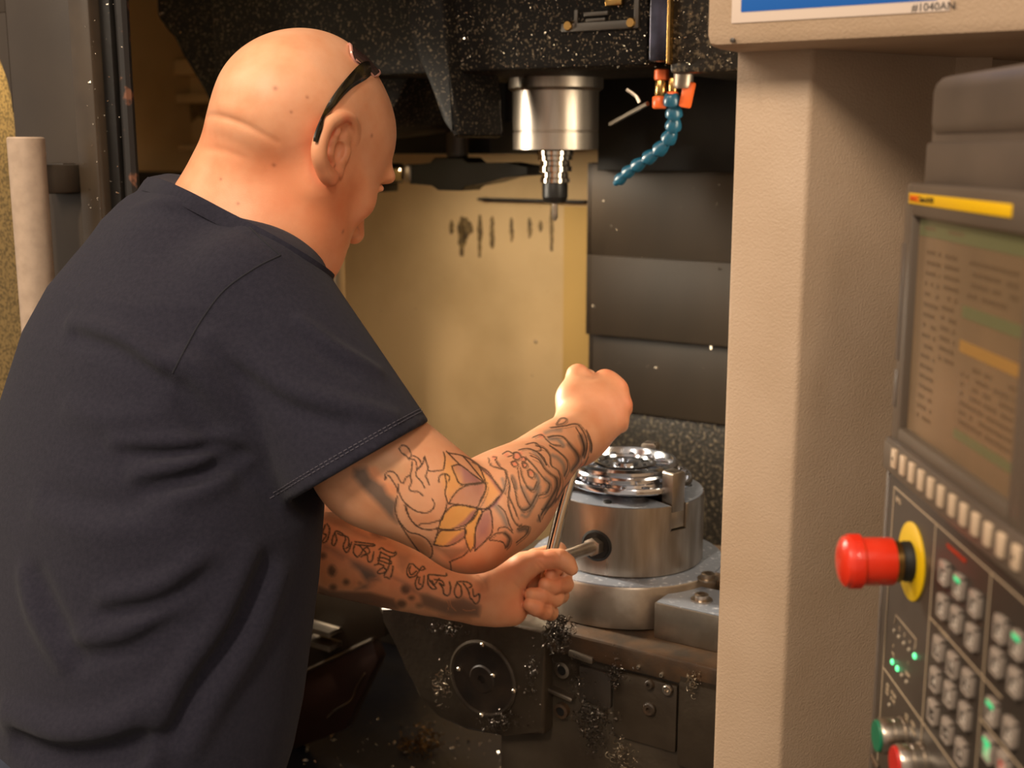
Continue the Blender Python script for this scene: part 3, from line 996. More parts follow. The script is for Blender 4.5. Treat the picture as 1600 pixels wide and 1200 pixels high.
# grey posts far behind between the arms
b = BM(); box(b, U(508, 790, .3), U(522, 790, .3), .3, .33, .9, 1.45, .003); box(b, U(527, 790, .3), U(533, 790, .3), .3, .33, .9, 1.45, .002)
gr_ = mthing('guide_post', 'pale guide posts seen between the two arms', 'machine post', U(515, 800, .3), .3, .9)
mobj('post', b, m_steel, gr_)
b = BM(); box(b, U(480, 800, .42), U(640, 800, .42), .42, .46, .60, Z(560, 768, .42), .004)
dk_ = mthing('column_cover', 'dark column cover seen in the gap between the arms', 'machine cover', U(560, 800, .42), .42, .60); mobj('cover', b, m_dark, dk_)
b = BM(); prism_uz(b, poly_uz([(586, 800), (606, 812), (640, 850), (600, 850)], .36), .36, .38, .001); mobj('bright_plate', b, m_alu, dk_)
b = BM()


def on_pan():
    x, y = rnd.uniform(470, 820), rnd.uniform(1120, 1205)
    u_, v_ = pz(x, y, .601)
    return (u_, v_, .601), (0, 0, 1)


chips(b, on_pan, 90, .002, .007)
bmesh.ops.translate(b, verts=b.verts, vec=(0, 0, -.0))
_c = obj('pan_chips', b, m_chip); _c.location = mw(0, 0, 0); _c.rotation_euler = (0, 0, PSI)
put(_c, 'scattered pale metal chips on the dark chip pan', 'metal chips', kind='stuff')
ps = mthing('swarf_clump', 'golden brown shavings on the chip pan left of the table', 'metal shavings', *pz(655, 1165, .60), .60)
b = BM()
curls(b, lambda: (lambda q: ((q[0], q[1], .603 + abs(rnd.gauss(0, .006))), (0, 0, 1)))(pz(655 + rnd.gauss(0, 16), 1168 + rnd.gauss(0, 10), .60)), 110, .006, .016)
_s = mobj('shavings', b, mat('golden_swarf', srgb(150, 112, 62), .35, metal=.8), ps); _s['kind'] = 'stuff'

# ================================================================ sliding door at the left
VD = -.36
dr_ = mthing('sliding_door', 'dark grey sliding door with a dusty window and pale tube handle', 'door', U(100, 300, VD), VD, .10)
ud = lambda x: U(x, 231, VD)
zw = Z(10, 20, VD)
b = BM()
box(b, ud(24), ud(131), VD, VD + .035, .12, 2.25, .003)
box(b, ud(-420), ud(24.5), VD, VD + .035, zw, 2.25, .003)
box(b, ud(-420), ud(24.5), VD, VD + .035, .12, .82, .003)
box(b, ud(-420), ud(-380), VD, VD + .035, .82, zw, .003)
rc = .135
pts = [(ud(24.2), zw + .0005), (ud(24.2), zw - rc)] + [(ud(24.2) - rc + rc * cos(t), zw - rc + rc * sin(t)) for t in np.linspace(0, pi / 2, 10)]
prism_uz(b, pts, VD + .0005, VD + .0345)
mobj('door_leaf', b, m_door, dr_)
m_pane = bpy.data.materials.new('dusty_pane'); m_pane.use_nodes = True
nt = m_pane.node_tree; nt.nodes.clear()
o_ = nt.nodes.new('ShaderNodeOutputMaterial'); mx = nt.nodes.new('ShaderNodeMixShader'); tl = nt.nodes.new('ShaderNodeBsdfTranslucent'); pb = nt.nodes.new('ShaderNodeBsdfPrincipled')
n_ = nt.nodes.new('ShaderNodeTexNoise'); n_.inputs['Scale'].default_value = 260; cr = nt.nodes.new('ShaderNodeMix'); cr.data_type = 'RGBA'
tcn = nt.nodes.new('ShaderNodeTexCoord'); nt.links.new(tcn.outputs['Object'], n_.inputs['Vector'])
cr.inputs[6].default_value = (*srgb(168, 140, 88), 1); cr.inputs[7].default_value = (*srgb(112, 94, 58), 1)
mr_ = nt.nodes.new('ShaderNodeMapRange'); mr_.inputs[1].default_value = .42; mr_.inputs[2].default_value = .62
nt.links.new(n_.outputs['Fac'], mr_.inputs[0]); nt.links.new(mr_.outputs[0], cr.inputs[0])
nt.links.new(cr.outputs[2], tl.inputs['Color']); nt.links.new(cr.outputs[2], pb.inputs['Base Color'])
pb.inputs['Roughness'].default_value = .35
mx.inputs[0].default_value = .45
nt.links.new(pb.outputs[0], mx.inputs[1]); nt.links.new(tl.outputs[0], mx.inputs[2]); nt.links.new(mx.outputs[0], o_.inputs['Surface'])
b = BM()
b.faces.new([b.verts.new(c) for c in ((ud(-385), VD + .014, .80), (ud(26), VD + .014, .80), (ud(26), VD + .014, zw + .01), (ud(-385), VD + .014, zw + .01))]); mobj('window_pane', b, m_pane, dr_)
b = BM(); box(b, ud(131), ud(163), VD - .012, VD + .030, .12, 2.25, .004); mobj('edge_strip', b, m_strip, dr_)
b = BM(); box(b, ud(163.5), ud(180), VD + .004, VD + .030, .12, 2.25, .002); mobj('seal_channel', b, m_black, dr_)
b = BM(); tube(b, [(ud(188), VD + .016, z_) for z_ in np.linspace(.12, 2.25, 60)], [.0085 + .0012 * rnd.random() for _ in range(60)], 8); mobj('rubber_seal', b, m_rubber, dr_)
VH = VD - .075
b = BM()
uh, zh = pm(40, 214, VH)
lathe(b, [(.021, zh - .75), (.0235, zh - .748), (.0235, zh - .002), (.0215, zh), (.0195, zh - .001), (.0185, zh - .004)], 32, M=Matrix.Translation((uh, VH, 0)))
hdl = mobj('door_handle', b, m_tube, dr_)
for zc_ in (Z(92, 278, VD) , Z(92, 278, VD) - .62):
    b = BM(); box(b, ud(80), ud(118), VD - .022, VD, zc_ - .021, zc_ + .021, .003); box(b, uh - .006, uh + .016, VH - .002, VD - .004, zc_ - .019, zc_ + .019, .003)
    mobj('handle_bracket', b, m_door, dr_, parent=hdl)
b = BM()


def on_strip():
    k = rnd.random()
    x = rnd.uniform(131, 162) if k < .6 else rnd.uniform(163, 192)
    y = rnd.uniform(0, 330)
    u_, z_ = pm(x, y, VD - .012)
    return (u_, VD - .0125, z_), (0, -1, 0)


chips(b, on_strip, 60, .0008, .0022)
put(mobj('stuck_chip', b, m_chip, dr_), kind='stuff')
# lamp inside behind the pane, and unseen lights inside the machine
wl = mthing('work_lamp', 'small glowing lamp tube behind the dusty door window', 'lamp', U(-6, 115, VD + .11), VD + .11, Z(-6, 150, VD + .11))
m_glow = mat('lamp_glow', (1.0, .80, .50), emis=60.0)
ul, zl = pm(3, 112, VD + .07)
b = BM(); lathe(b, [(.010, zl - .05), (.014, zl - .046), (.014, zl + .046), (.010, zl + .05)], 16, M=Matrix.Translation((ul, VD + .07, 0))); mobj('lamp_tube', b, m_glow, wl)
b = BM(); lathe(b, [(.018, zl + .05), (.018, zl + .09), (.01, zl + .095)], 16, M=Matrix.Translation((ul, VD + .07, 0))); mobj('lamp_socket', b, m_black, wl)
_l = area_light('interior_light', mw(.46, .06, 1.60), mw(-.55, .8, 1.15), .25, .50, 3.2, (1.0, .84, .62))
_l.data.spread = R(130)
_l = area_light('interior_light', mw(-.58, .47, 1.585), mw(-.50, .80, 1.08), .55, .06, 1.5, (1.0, .88, .70))  # unseen fill added beneath the head to brighten the back wall
_l.data.spread = R(130)
_l = area_light('interior_light', mw(-.95, -.18, 1.55), mw(.05, .05, 1.12), .10, .4, 7, (1.0, .88, .70))
_l.data.spread = R(75)

# ================================================================ pillar and header of the enclosure, right
C0 = np.array([.268, 1.12])
dA = np.array([-.84, .54]) / math.hypot(.84, .54)
dB = np.array([.85, .52]) / math.hypot(.85, .52)
nA = np.array([-dA[1], dA[0]])
if nA[1] > 0: nA = -nA
mf = thing('machine_frame', 'beige textured machine pillar with the overhead box and sticker', 'machine frame', (C0[0], C0[1], 0))
b = BM()
L0 = C0 + dA * .0725
B1 = C0 + dB * .42
bk = -nA * .045
pts = [L0, C0, B1, B1 + np.array([.0, .06]), C0 + np.array([.03, .085]), L0 + bk + (.002, 0), L0 + bk * .3]
prism(b, [tuple(p - C0) for p in pts], .10, 1.745, bev=.004)
obj('pillar', b, m_beige, mf)
nH = nA
F0 = np.array([.1695, 1.118])
dR = -dA
b = BM()
pts = [F0, F0 + dR * .95, F0 + dR * .95 - nH * .40, F0 - nH * .40]
prism(b, [tuple(p - C0) for p in pts], 1.706, 2.15, bev=.012)
obj('header', b, m_beige, mf)


def hp_(px, py):
    """point on the front of the header seen at a pixel -> (along, z)"""
    d_ = FW + (px - 800) / FPX * RT - (py - 600) / FPX * UP
    n3 = np.array([nH[0], nH[1], 0]); f3 = np.array([F0[0], F0[1], 0])
    t = ((f3 - CAM) @ n3) / (d_ @ n3)
    q = CAM + t * d_
    return (q[:2] - F0) @ dR, q[2]


ang = math.atan2(dR[1], dR[0])
MH = Matrix.Translation((F0[0] - C0[0], F0[1] - C0[1], 0)) @ Matrix.Rotation(ang, 4, 'Z')
s0, z0_ = hp_(1143, 37); s1, _ = hp_(1484, 18)
b = BM(); box(b, s0, s1, -.0010, .001, z0_, z0_ + .16, .0004, M=MH); stk = obj('sticker', b, m_white, mf)
q0, y0_ = hp_(1158, 20); q1, _ = hp_(1466, 2)
b = BM(); box(b, q0, q1, -.0014, 0, y0_, y0_ + .11, .0012, M=MH); obj('sticker_field', b, m_bluep, stk)
tx, tz = hp_(1425, 13)
text_mesh('sticker_print', '#1040AN', .0085, m_ink, stk, .0002, M=MH @ Matrix.Translation((tx, -.0012, tz)) @ Matrix.Rotation(R(90), 4, 'X'))
b = BM(); sx_, sz_ = hp_(1145, 63); lathe(b, [(.0022, .001), (.0022, -.0015), (.001, -.002)], 10, 'y', M=MH @ Matrix.Translation((sx_, 0, sz_))); obj('header_screw', b, m_dark, mf)
# bracket plates above the panel, under the header
b = BM(); box(b, .16, .20, .10, .22, 1.66, 1.71, .002); obj('mount_bracket', b, m_beige, mf)

# ================================================================ control panel on its swing arm
X0, Y0 = .304, .951
m_pgrey = mat('panel_grey_plastic', srgb(96, 84, 74), .42, var2=srgb(84, 74, 66), vscale=12, bump=.08, bscale=500)
m_bezel = mat('bezel_grey', srgb(96, 84, 72), .40, bump=.06, bscale=500)
m_face = mat('panel_black_face', srgb(52, 45, 39), .38)
m_line = mat('printed_cream', srgb(190, 168, 140), .55)
m_keyw = mat('soft_key_cream', srgb(205, 180, 152), .5)
m_yel = mat('label_yellow', srgb(240, 190, 10), .45)
m_estop = mat('emergency_red', srgb(226, 52, 26), .32, coat=.3)
m_eyel = mat('emergency_yellow', srgb(224, 184, 8), .45)
m_redp = mat('printed_red', srgb(206, 60, 24), .5)
m_green = mat('green_cap', srgb(20, 112, 78), .35)
m_redcap = mat('red_cap', srgb(200, 40, 32), .35)
m_ledg = mat('led_green', (.12, .9, .35), emis=1.6)
m_ledr = mat('led_red', (1.0, .10, .10), emis=1.6)
m_ledo = mat('led_off', srgb(170, 155, 135), .3)
m_keycap = mat('key_cap_dark', srgb(48, 42, 38), .35)
m_keyfr = mat('key_frame_clear', srgb(164, 150, 138), .22, spec=.6, coat=.3)
m_keyg = mat('key_lamp_green', (.05, .62, .24), emis=.5)
m_legend = mat('legend_white', srgb(218, 204, 190), .5)


def pp(px, py, dy=0.0):
    """panel coordinates (x along the panel towards us, z) of the point seen at a pixel"""
    d_ = FW + (px - 800) / FPX * RT - (py - 600) / FPX * UP
    t = (X0 + dy) / d_[0]
    q = CAM + t * d_
    return Y0 - q[1], q[2] - 1.0


cp = thing('control_panel', 'grey machine control panel with screen, keys and red emergency button', 'control panel', (X0, Y0, 1.0), R(-90))
xr = .34
zt_ = pp(1416, 285)[1]
ztop = pp(1416, 122)[1]
zg = pp(1416, 221)[1]
b = BM(); box(b, .004, xr, .012, .16, zg + .0015, ztop, .012, 3); obj('upper_cover', b, m_pgrey, cp)
b = BM(); box(b, .004, xr, .012, .16, zt_ - .004, zg - .0005, .003); obj('upper_cover', b, m_pgrey, cp)
b = BM(); box(b, .006, xr - .003, .016, .155, zt_ - .01, ztop - .01); box(b, .002, xr - .003, .02, .155, -.62, zt_ + .002, .004); obj('housing', b, m_pgrey, cp)
# monitor frame, with its opening
sx0, sz1 = pp(1437, 338, .006)
sz0 = pp(1416, 668, .006)[1]
sx1 = sx0 + .2115
zbz = pp(1396, 688)[1]
b = BM()
box(b, 0, sx0, 0, .03, zbz, zt_, .003)
box(b, sx1, sx1 + .03, 0, .03, zbz, zt_, .003)
box(b, sx0 - .003, sx1 + .003, 0, .03, sz1, zt_, .003)
box(b, sx0 - .003, sx1 + .003, 0, .03, zbz, sz0, .003)
bz = obj('monitor_bezel', b, m_bezel, cp)
for (xa, ya, xb, yb) in ((1399, 376, 1397, 560), (1385, 568, 1392, 632)):
    z1_ = pp(xa, ya)[1]; z0_ = pp(xb, yb)[1]
    b = BM(); box(b, .0008, .0092, -.0008, .002, z0_, z1_, .0006); obj('card_cover', b, m_pgrey, bz)
m_scr = mat('lcd_screen', srgb(126, 102, 76), .25, var2=srgb(112, 92, 70), vscale=10, emis=.06)
b = BM(); box(b, sx0, sx1, .0065, .0085, sz0, sz1); scr = obj('screen', b, m_scr, cp)
m_sgreen = mat('screen_green', srgb(104, 104, 72), .3, emis=.04)
m_syel = mat('screen_yellow', srgb(158, 118, 62), .3, emis=.05)
m_stext = mat('screen_text', srgb(104, 84, 63), .3, emis=.04)
sw_, sh_ = sx1 - sx0, sz1 - sz0
SXZ = lambda fx, fz: (sx0 + fx * sw_, sz1 - fz * sh_)
for name, fx0, fx1, fz0, fz1, m_ in (('screen_bar', .01, .99, .01, .085, m_sgreen), ('screen_bar', .47, .97, .335, .385, m_sgreen), ('screen_bar', .47, .97, .48, .53, m_syel), ('screen_bar', .47, .97, .86, .90, m_sgreen)):
    x0, z1_ = SXZ(fx0, fz0); x1, z0_ = SXZ(fx1, fz1)
    b = BM(); box(b, x0, x1, .0062, .0066, z0_, z1_); obj(name, b, m_, scr)
b = BM()
for c0, c1, r0, r1, nr in ((.10, .24, .13, .93, 17), (.28, .42, .13, .62, 11), (.50, .93, .56, .84, 7), (.50, .90, .13, .31, 4), (.06, .2, .03, .06, 1), (.3, .44, .03, .06, 1)):
    for i in range(nr):
        fz = r0 + (r1 - r0) * (i + .3) / nr
        x = c0
        while x < c1:
            w = rnd.uniform(.012, .03)
            if rnd.random() < .8:
                xa, za_ = SXZ(x, fz); xb, zb_ = SXZ(min(x + w, c1), fz + .016)
                box(b, xa, xb, .0061, .0064, zb_, za_)
            x += w + .008
put(obj('screen_text', b, m_stext, scr), kind='stuff')
# yellow label
lx0, lz1 = pp(1422, 301); lx1, lz0 = pp(1581, 340)
lz0 = pp(1422, 318)[1]
b = BM(); box(b, lx0, lx1, -.0008, .0005, lz0, lz1, .0002); lb = obj('name_label', b, m_yel, cp)
MT = lambda x, z, y=-.001: Matrix.Translation((x, y, z)) @ Matrix.Rotation(R(90), 4, 'X')
lh = lz1 - lz0
text_mesh('label_print', 'FANUC', lh * .80, m_redp, lb, .0002, M=MT(lx0 + .003, (lz0 + lz1) / 2))
text_mesh('label_print', 'Series 0i-MD', lh * .72, m_ink, lb, .0002, M=MT(lx0 + .003 + lh * 2.75, (lz0 + lz1) / 2))
# soft keys
ka, kb_ = pp(1402.5, 714.6, -.004), pp(1590, 873, -.004)
zk = (ka[1] + kb_[1]) / 2
b = BM(); box(b, -.002, xr, -.005, .03, zk - .016, zbz - .0005, .003); obj('soft_key_strip', b, m_bezel, cp)
b = BM(); box(b, .0, xr, -.0035, .03, zbz - .004, zbz + .002, .0015); obj('strip_ledge', b, m_pgrey, cp)
for i in range(12):
    x = ka[0] + (kb_[0] - ka[0]) * (i / 11)
    if i == 0: x -= .002
    if i == 11: x += .002
    if 1 <= i <= 5: x -= .0015
    b = BM(); box(b, x - .0046, x + .0046, -.0075, -.004, zk - .0075, zk + .0075, .0008); k_ = obj('soft_key', b, m_keyw, cp)
    if i in (0, 11):
        b = BM(); s_ = -1 if i == 0 else 1
        prism(b, [(x - .0016 * s_, zk - .002), (x + .0016 * s_, zk), (x - .0016 * s_, zk + .002)][::s_], 0, .0003, M=Matrix(((1, 0, 0, 0), (0, 0, -1, -.0075), (0, 1, 0, 0), (0, 0, 0, 1)))); obj('arrow', b, m_ink, k_)
# operator face
CC = lambda x, y: (1300 + x / 2.4, 700 + y / 2.4)
zf = zk - .018
b = BM(); box(b, .002, xr, .0, .03, -.60, zf, .003); obj('operator_face', b, m_face, cp)
b = BM(); box(b, -.006, .002, .0, .03, -.60, zf + .01, .002); obj('face_edge', b, m_pgrey, cp)
FY = -.0004


def pl_(a, b_, w=.0008):
    bm_ = BM()
    (x0, z0), (x1, z1) = a, b_
    L_ = math.hypot(x1 - x0, z1 - z0)
    box(bm_, 0, L_, -.0006, .0002, -w / 2, w / 2, M=Matrix.Translation((x0, 0, z0)) @ Matrix.Rotation(-math.atan2(z1 - z0, x1 - x0), 4, 'Y'))
    obj('printed_line', bm_, m_line, cp)


lx = pp(*CC(235, 145))[0]; zl_ = pp(*CC(235, 145))[1]
x3 = pp(*CC(390, 300))[0]; x4 = pp(*CC(597, 490))[0]
z5 = pp(*CC(190, 818))[1]; z6 = pp(*CC(368, 635))[1]; z7 = pp(*CC(545, 1000))[1]
pl_((lx, zl_), (.32, zl_)); pl_((lx, zl_), (lx, -.5)); pl_((x3, zl_), (x3, -.5)); pl_((x4, zl_), (x4, -.5))
pl_((lx, z5), (x4, z5)); pl_((x3, z6), (x3 + .017, z6)); pl_((x3 + .034, z6), (x4 + .03, z6)); pl_((x4, z7), (.32, z7))
ex, ez = pp(*CC(250, 197)); text_mesh('printed_text', 'EMG', .0062, m_line, cp, .0002, M=MT(ex - .0055, ez, FY))
ax_, az_ = pp(*CC(455, 395)); text_mesh('printed_text', 'PROGRAM/MDI EDIT', .0040, m_redp, cp, .0002, M=MT(ax_ - .012, az_ + .002, FY))
ax_, az_ = pp(*CC(450, 735)); text_mesh('printed_text', 'AXIS SELECT', .0036, m_line, cp, .0002, M=MT(x3 + .019, z6, FY))
# emergency stop
ecx, ecz = pp(1425, 877)
b = BM(); lathe(b, [(.030, .0), (.030, -.0012), (.0292, -.0016), (.010, -.0016)], 48, 'y', M=Matrix.Translation((ecx, 0, ecz))); es = obj('emergency_stop', b, m_eyel, cp)
b = BM(); lathe(b, [(.0155, .0), (.0155, -.006), (.0148, -.007), (.0148, -.011)], 36, 'y', M=Matrix.Translation((ecx, 0, ecz))); obj('collar', b, m_hole, es)
b = BM(); lathe(b, [(.0160, -.0105), (.0160, -.016), (.014, -.017)], 36, 'y', M=Matrix.Translation((ecx, 0, ecz))); obj('collar_ring', b, m_brass, es)
b = BM(); lathe(b, [(.014, -.015), (.0178, -.0155), (.0182, -.017), (.0182, -.0385), (.0192, -.0392), (.0203, -.0405), (.0203, -.0485), (.0190, -.0520), (.0150, -.0545), (.0080, -.0558), (.0010, -.056)], 56, 'y', M=Matrix.Translation((ecx, 0, ecz))); obj('push_cap', b, m_estop, es)
b = BM()
for k in range(48):
    t_ = 2 * pi * k / 48
    box(b, -.0005, .0005, -.0485, -.0400, .0200, .0207, M=Matrix.Translation((ecx, 0, ecz)) @ Matrix.Rotation(t_, 4, 'Y'))
put(obj('knurling', b, m_estop, es), kind='stuff')
# lamps of the axes
for i, (x, y, m_) in enumerate(((236, 685, m_ledo), (253, 708, m_ledo), (272, 732, m_ledo), (291, 756, m_ledo), (312, 780, m_ledg), (228, 802, m_ledg), (247, 827, m_ledg), (264, 852, m_ledo), (282, 877, m_ledo), (217, 963, m_ledo), (287, 1072, m_ledr))):
    x_, z_ = pp(*CC(x, y)); r_ = .0024 if m_ is not m_ledo else .0017
    b = BM(); lathe(b, [(r_, .0), (r_, -.0008), (r_ * .6, -.0016), (.0002, -.0018)], 14, 'y', M=Matrix.Translation((x_, 0, z_))); obj('indicator_lamp', b, m_, cp)
for i, (x, y, s_) in enumerate(((236, 655, '1'), (255, 678, '2'), (274, 702, '3'), (293, 727, '4'), (312, 750, '5'), (232, 742, '0'), (231, 775, 'MC'), (287, 808, '?'), (285, 850, 'LOW'))):
    x_, z_ = pp(*CC(x, y)); text_mesh('printed_text', s_, .0045, m_line, cp, .0002, 'CENTER', M=MT(x_, z_, FY))
xa, za_ = pp(*CC(240, 625)); xb, _ = pp(*CC(316, 715))
pl_((xa, za_), (xb, za_), .0006); pl_((xa, za_), (xa, za_ - .006), .0006); pl_((xb, za_), (xb, za_ - .006), .0006)
x_, z_ = pp(*CC(222, 920)); text_mesh('printed_text', 'CYCLE', .0042, m_line, cp, .0002, M=MT(x_, z_ + .002, FY)); text_mesh('printed_text', 'START', .0042, m_line, cp, .0002, M=MT(x_, z_ - .0035, FY))
x_, z_ = pp(*CC(297, 1035)); text_mesh('printed_text', 'FEED', .0042, m_line, cp, .0002, M=MT(x_, z_ + .002, FY)); text_mesh('printed_text', 'HOLD', .0042, m_line, cp, .0002, M=MT(x_, z_ - .0035, FY))
for x, y in ((209, 905), (280, 1020)):
    x_, z_ = pp(*CC(x, y)); h_ = .0042
    for a, c in (((-h_ * .6, -h_), (h_ * .6, -h_)), ((-h_ * .6, h_), (h_ * .6, h_)), ((-h_ * .6, -h_), (-h_ * .6, h_)), ((h_ * .6, -h_), (h_ * .6, h_))):
        pl_((x_ + a[0], z_ + a[1]), (x_ + c[0], z_ + c[1]), .0005)
    pl_((x_, z_ - h_ * .5), (x_, z_ + h_ * .5), .0007)
# push buttons
for nm, (x, y), m_ in (('start_button', (1369, 1150), m_green), ('hold_button', (1397, 1192), m_redcap)):
    x_, z_ = pp(x, y, -.022)
    M_ = Matrix.Translation((x_, 0, z_))
    b = BM(); lathe(b, [(.0150, 0), (.0150, -.003), (.0138, -.0035), (.0138, -.0100), (.0132, -.0105), (.0138, -.011), (.0138, -.019), (.0128, -.0205), (.0125, -.019)], 40, 'y', M=M_); pb_ = obj(nm, b, m_steel, cp)
    b = BM(); lathe(b, [(.0124, -.017), (.0124, -.0215), (.0116, -.0225), (.0005, -.0225)], 40, 'y', M=M_); obj('button_cap', b, m_, pb_)
b = BM(); q_ = [pp(*CC(x, y), -.01) for x, y in ((150, 1155), (160, 1175), (175, 1200))]
tube(b, [(x_, -.01, z_) for x_, z_ in q_], .002, 8); obj('key_switch', b, m_steel, cp)
# illuminated keys
KEYS = [(418, 470, '', 0), (472, 520, '', 1), (532, 585, '', 0), (410, 595, '', 0), (462, 643, '', 0), (520, 710, '', 0),
        (396, 752, 'X', 0), (448, 815, 'Y', 0), (505, 880, 'Z', 0), (383, 870, '4', 0), (437, 925, 'B', 0), (493, 1005, '', 0), (375, 990, '-', 0), (428, 1060, '~', 0), (480, 1140, '+', 0),
        (628, 680, '', 0), (693, 740, '', 1), (614, 805, '', 0), (682, 880, '', 0), (595, 990, '', 1), (663, 1065, '', 0), (583, 1130, '', 2), (640, 1190, '', 3)]
gl = ['M', 'E', 'A', 'T', 'D', 'H', 'J', 'R', 'P', 'S', 'N', 'F']
gi = 0
key_src = None
for x, y, s_, st in KEYS:
    x_, z_ = pp(*CC(x, y), -.003)
    b = BM()
    for bx in ((-.0072, .0072, .0062, .0082), (-.0072, .0072, -.0082, -.0066), (-.0072, -.0058, -.0082, .0082), (.0058, .0072, -.0082, .0082)):
        box(b, x_ + bx[0], x_ + bx[1], -.0042, 0, z_ + bx[2], z_ + bx[3], .0004)
    k_ = obj('panel_key', b, m_keyfr, cp)
    b = BM(); box(b, x_ - .006, x_ + .006, -.0030, 0, z_ - .0068, z_ + .0064, .0004); obj('key_cap', b, (m_keyg if st == 2 else m_redcap if st == 3 else m_keycap), k_)
    b = BM(); box(b, x_ - .0050, x_ + .0050, -.0046, -.0028, z_ + .0034, z_ + .0066, .0004); obj('key_lamp', b, m_keyg if st in (1, 2) else m_keyfr, k_)
    if not s_:
        # a pictogram: plate with a bar
        b = BM(); lathe(b, [(.0030, -.0030), (.0030, -.0034), (.0018, -.0034), (.0018, -.0030)], 14, 'y', M=Matrix.Translation((x_ + .001, 0, z_ - .0018)), closed_ends=False); box(b, x_ - .0042, x_ + .004, -.0034, -.0029, z_ - .0052, z_ - .0044)
        obj('legend', b, m_legend, k_)
    else:
        text_mesh('legend', s_, .0090, m_legend, k_, .0003, 'CENTER', M=MT(x_ + .0005, z_ - .0016, -.0032))
# swing arm pivot on top
b = BM(); lathe(b, [(.045, ztop - .002), (.045, ztop + .018), (.052, ztop + .019), (.055, ztop + .021), (.055, ztop + .045)], 40, M=Matrix.Translation((.21, .075, 0))); obj('arm_pivot', b, m_hole, cp)
b = BM(); lathe(b, [(.058, ztop + .020), (.060, ztop + .022), (.060, ztop + .060)], 40, M=Matrix.Translation((.21, .075, 0))); obj('arm_collar', b, m_beige, cp)

# ================================================================ the man
PYAW = R(46)
PF = np.array([sin(PYAW), cos(PYAW), 0])      # torso faces
PR = np.array([cos(PYAW), -sin(PYAW), 0])     # his right hand side
HY, HP, HROLL = R(38), R(40), R(0)
_f = np.array([sin(HY), cos(HY), 0]); _r = np.array([cos(HY), -sin(HY), 0]); _z = np.array([0, 0, 1.0])
HF = cos(HP) * _f - sin(HP) * _z              # face direction
HU = sin(HP) * _f + cos(HP) * _z              # up of the head
HL = -_r                                      # his left
HO = P(475, 232, 1.355)                       # between the ears


def H(f, l, u): return HO + f * HF + l * HL + u * HU


HA = np.stack([HF, HL, HU])
body = Sculpt()
# --- head
body.ell(H(-.012, 0, .034), (.098, .078, .094), HA, .01)
body.ell(H(.035, 0, .030), (.058, .064, .074), HA, .03)
body.ell(H(-.048, 0, .010), (.074, .074, .072), HA, .03)
body.ell(H(.046, 0, -.025), (.040, .057, .062), HA, .03)          # cheeks
body.cone(H(.005, .050, -.045), H(.077, .014, -.088), .026, .020, .03)   # jaw left
body.cone(H(.005, -.050, -.045), H(.077, -.014, -.088), .026, .020, .03)
body.ell(H(.087, 0, -.092), (.020, .024, .018), HA, .02)           # chin
body.ell(H(.070, 0, -.055), (.030, .036, .035), HA, .025)
body.ell(H(.045, 0, -.085), (.045, .04, .03), HA, .03)
for s in (1, -1):
    body.ell(H(.082, s * .030, .030), (.016, .028, .010), HA, .014)   # brow
    body.ell(H(.094, s * .031, .010), (.018, .019, .013), HA, .012, 's')   # socket
    body.ell(H(.078, s * .031, .011), (.0145, .0145, .0135), HA, .004)
    body.cone(H(.089, s * .018, .017), H(.087, s * .044, .014), .0038, .0035, .004)   # upper lid
    body.ell(H(.066, s * .044, -.020), (.019, .018, .018), HA, .02)     # cheekbone
    body.ell(H(.103, s * .012, -.034), (.011, .008, .008), HA, .006)   # nostril wing
body.cone(H(.095, 0, .018), H(.118, 0, -.026), .009, .0115, .012)  # nose
body.ell(H(.119, 0, -.029), (.012, .0105, .010), HA, .008)
body.cone(H(.097, -.018, -.058), H(.097, .018, -.058), .0065, .0065, .008)   # lips
body.cone(H(.095, -.015, -.069), H(.095, .015, -.069), .0075, .0075, .006)
body.cone(H(.106, -.022, -.0635), H(.106, .022, -.0635), .003, .003, .004, 's')
# --- neck, shoulders inside the shirt
body.cone(P(414, 242, 1.36), P(372, 350, 1.37), .069, .078, .03)
body.cone(P(455, 285, 1.365), P(420, 380, 1.36), .062, .070, .03)
body.cone(P(350, 390, 1.38), P(330, 600, 1.38), .065, .10, .04)
# --- rolls of the nape
# --- ear: right one by its outline, left one mirrored


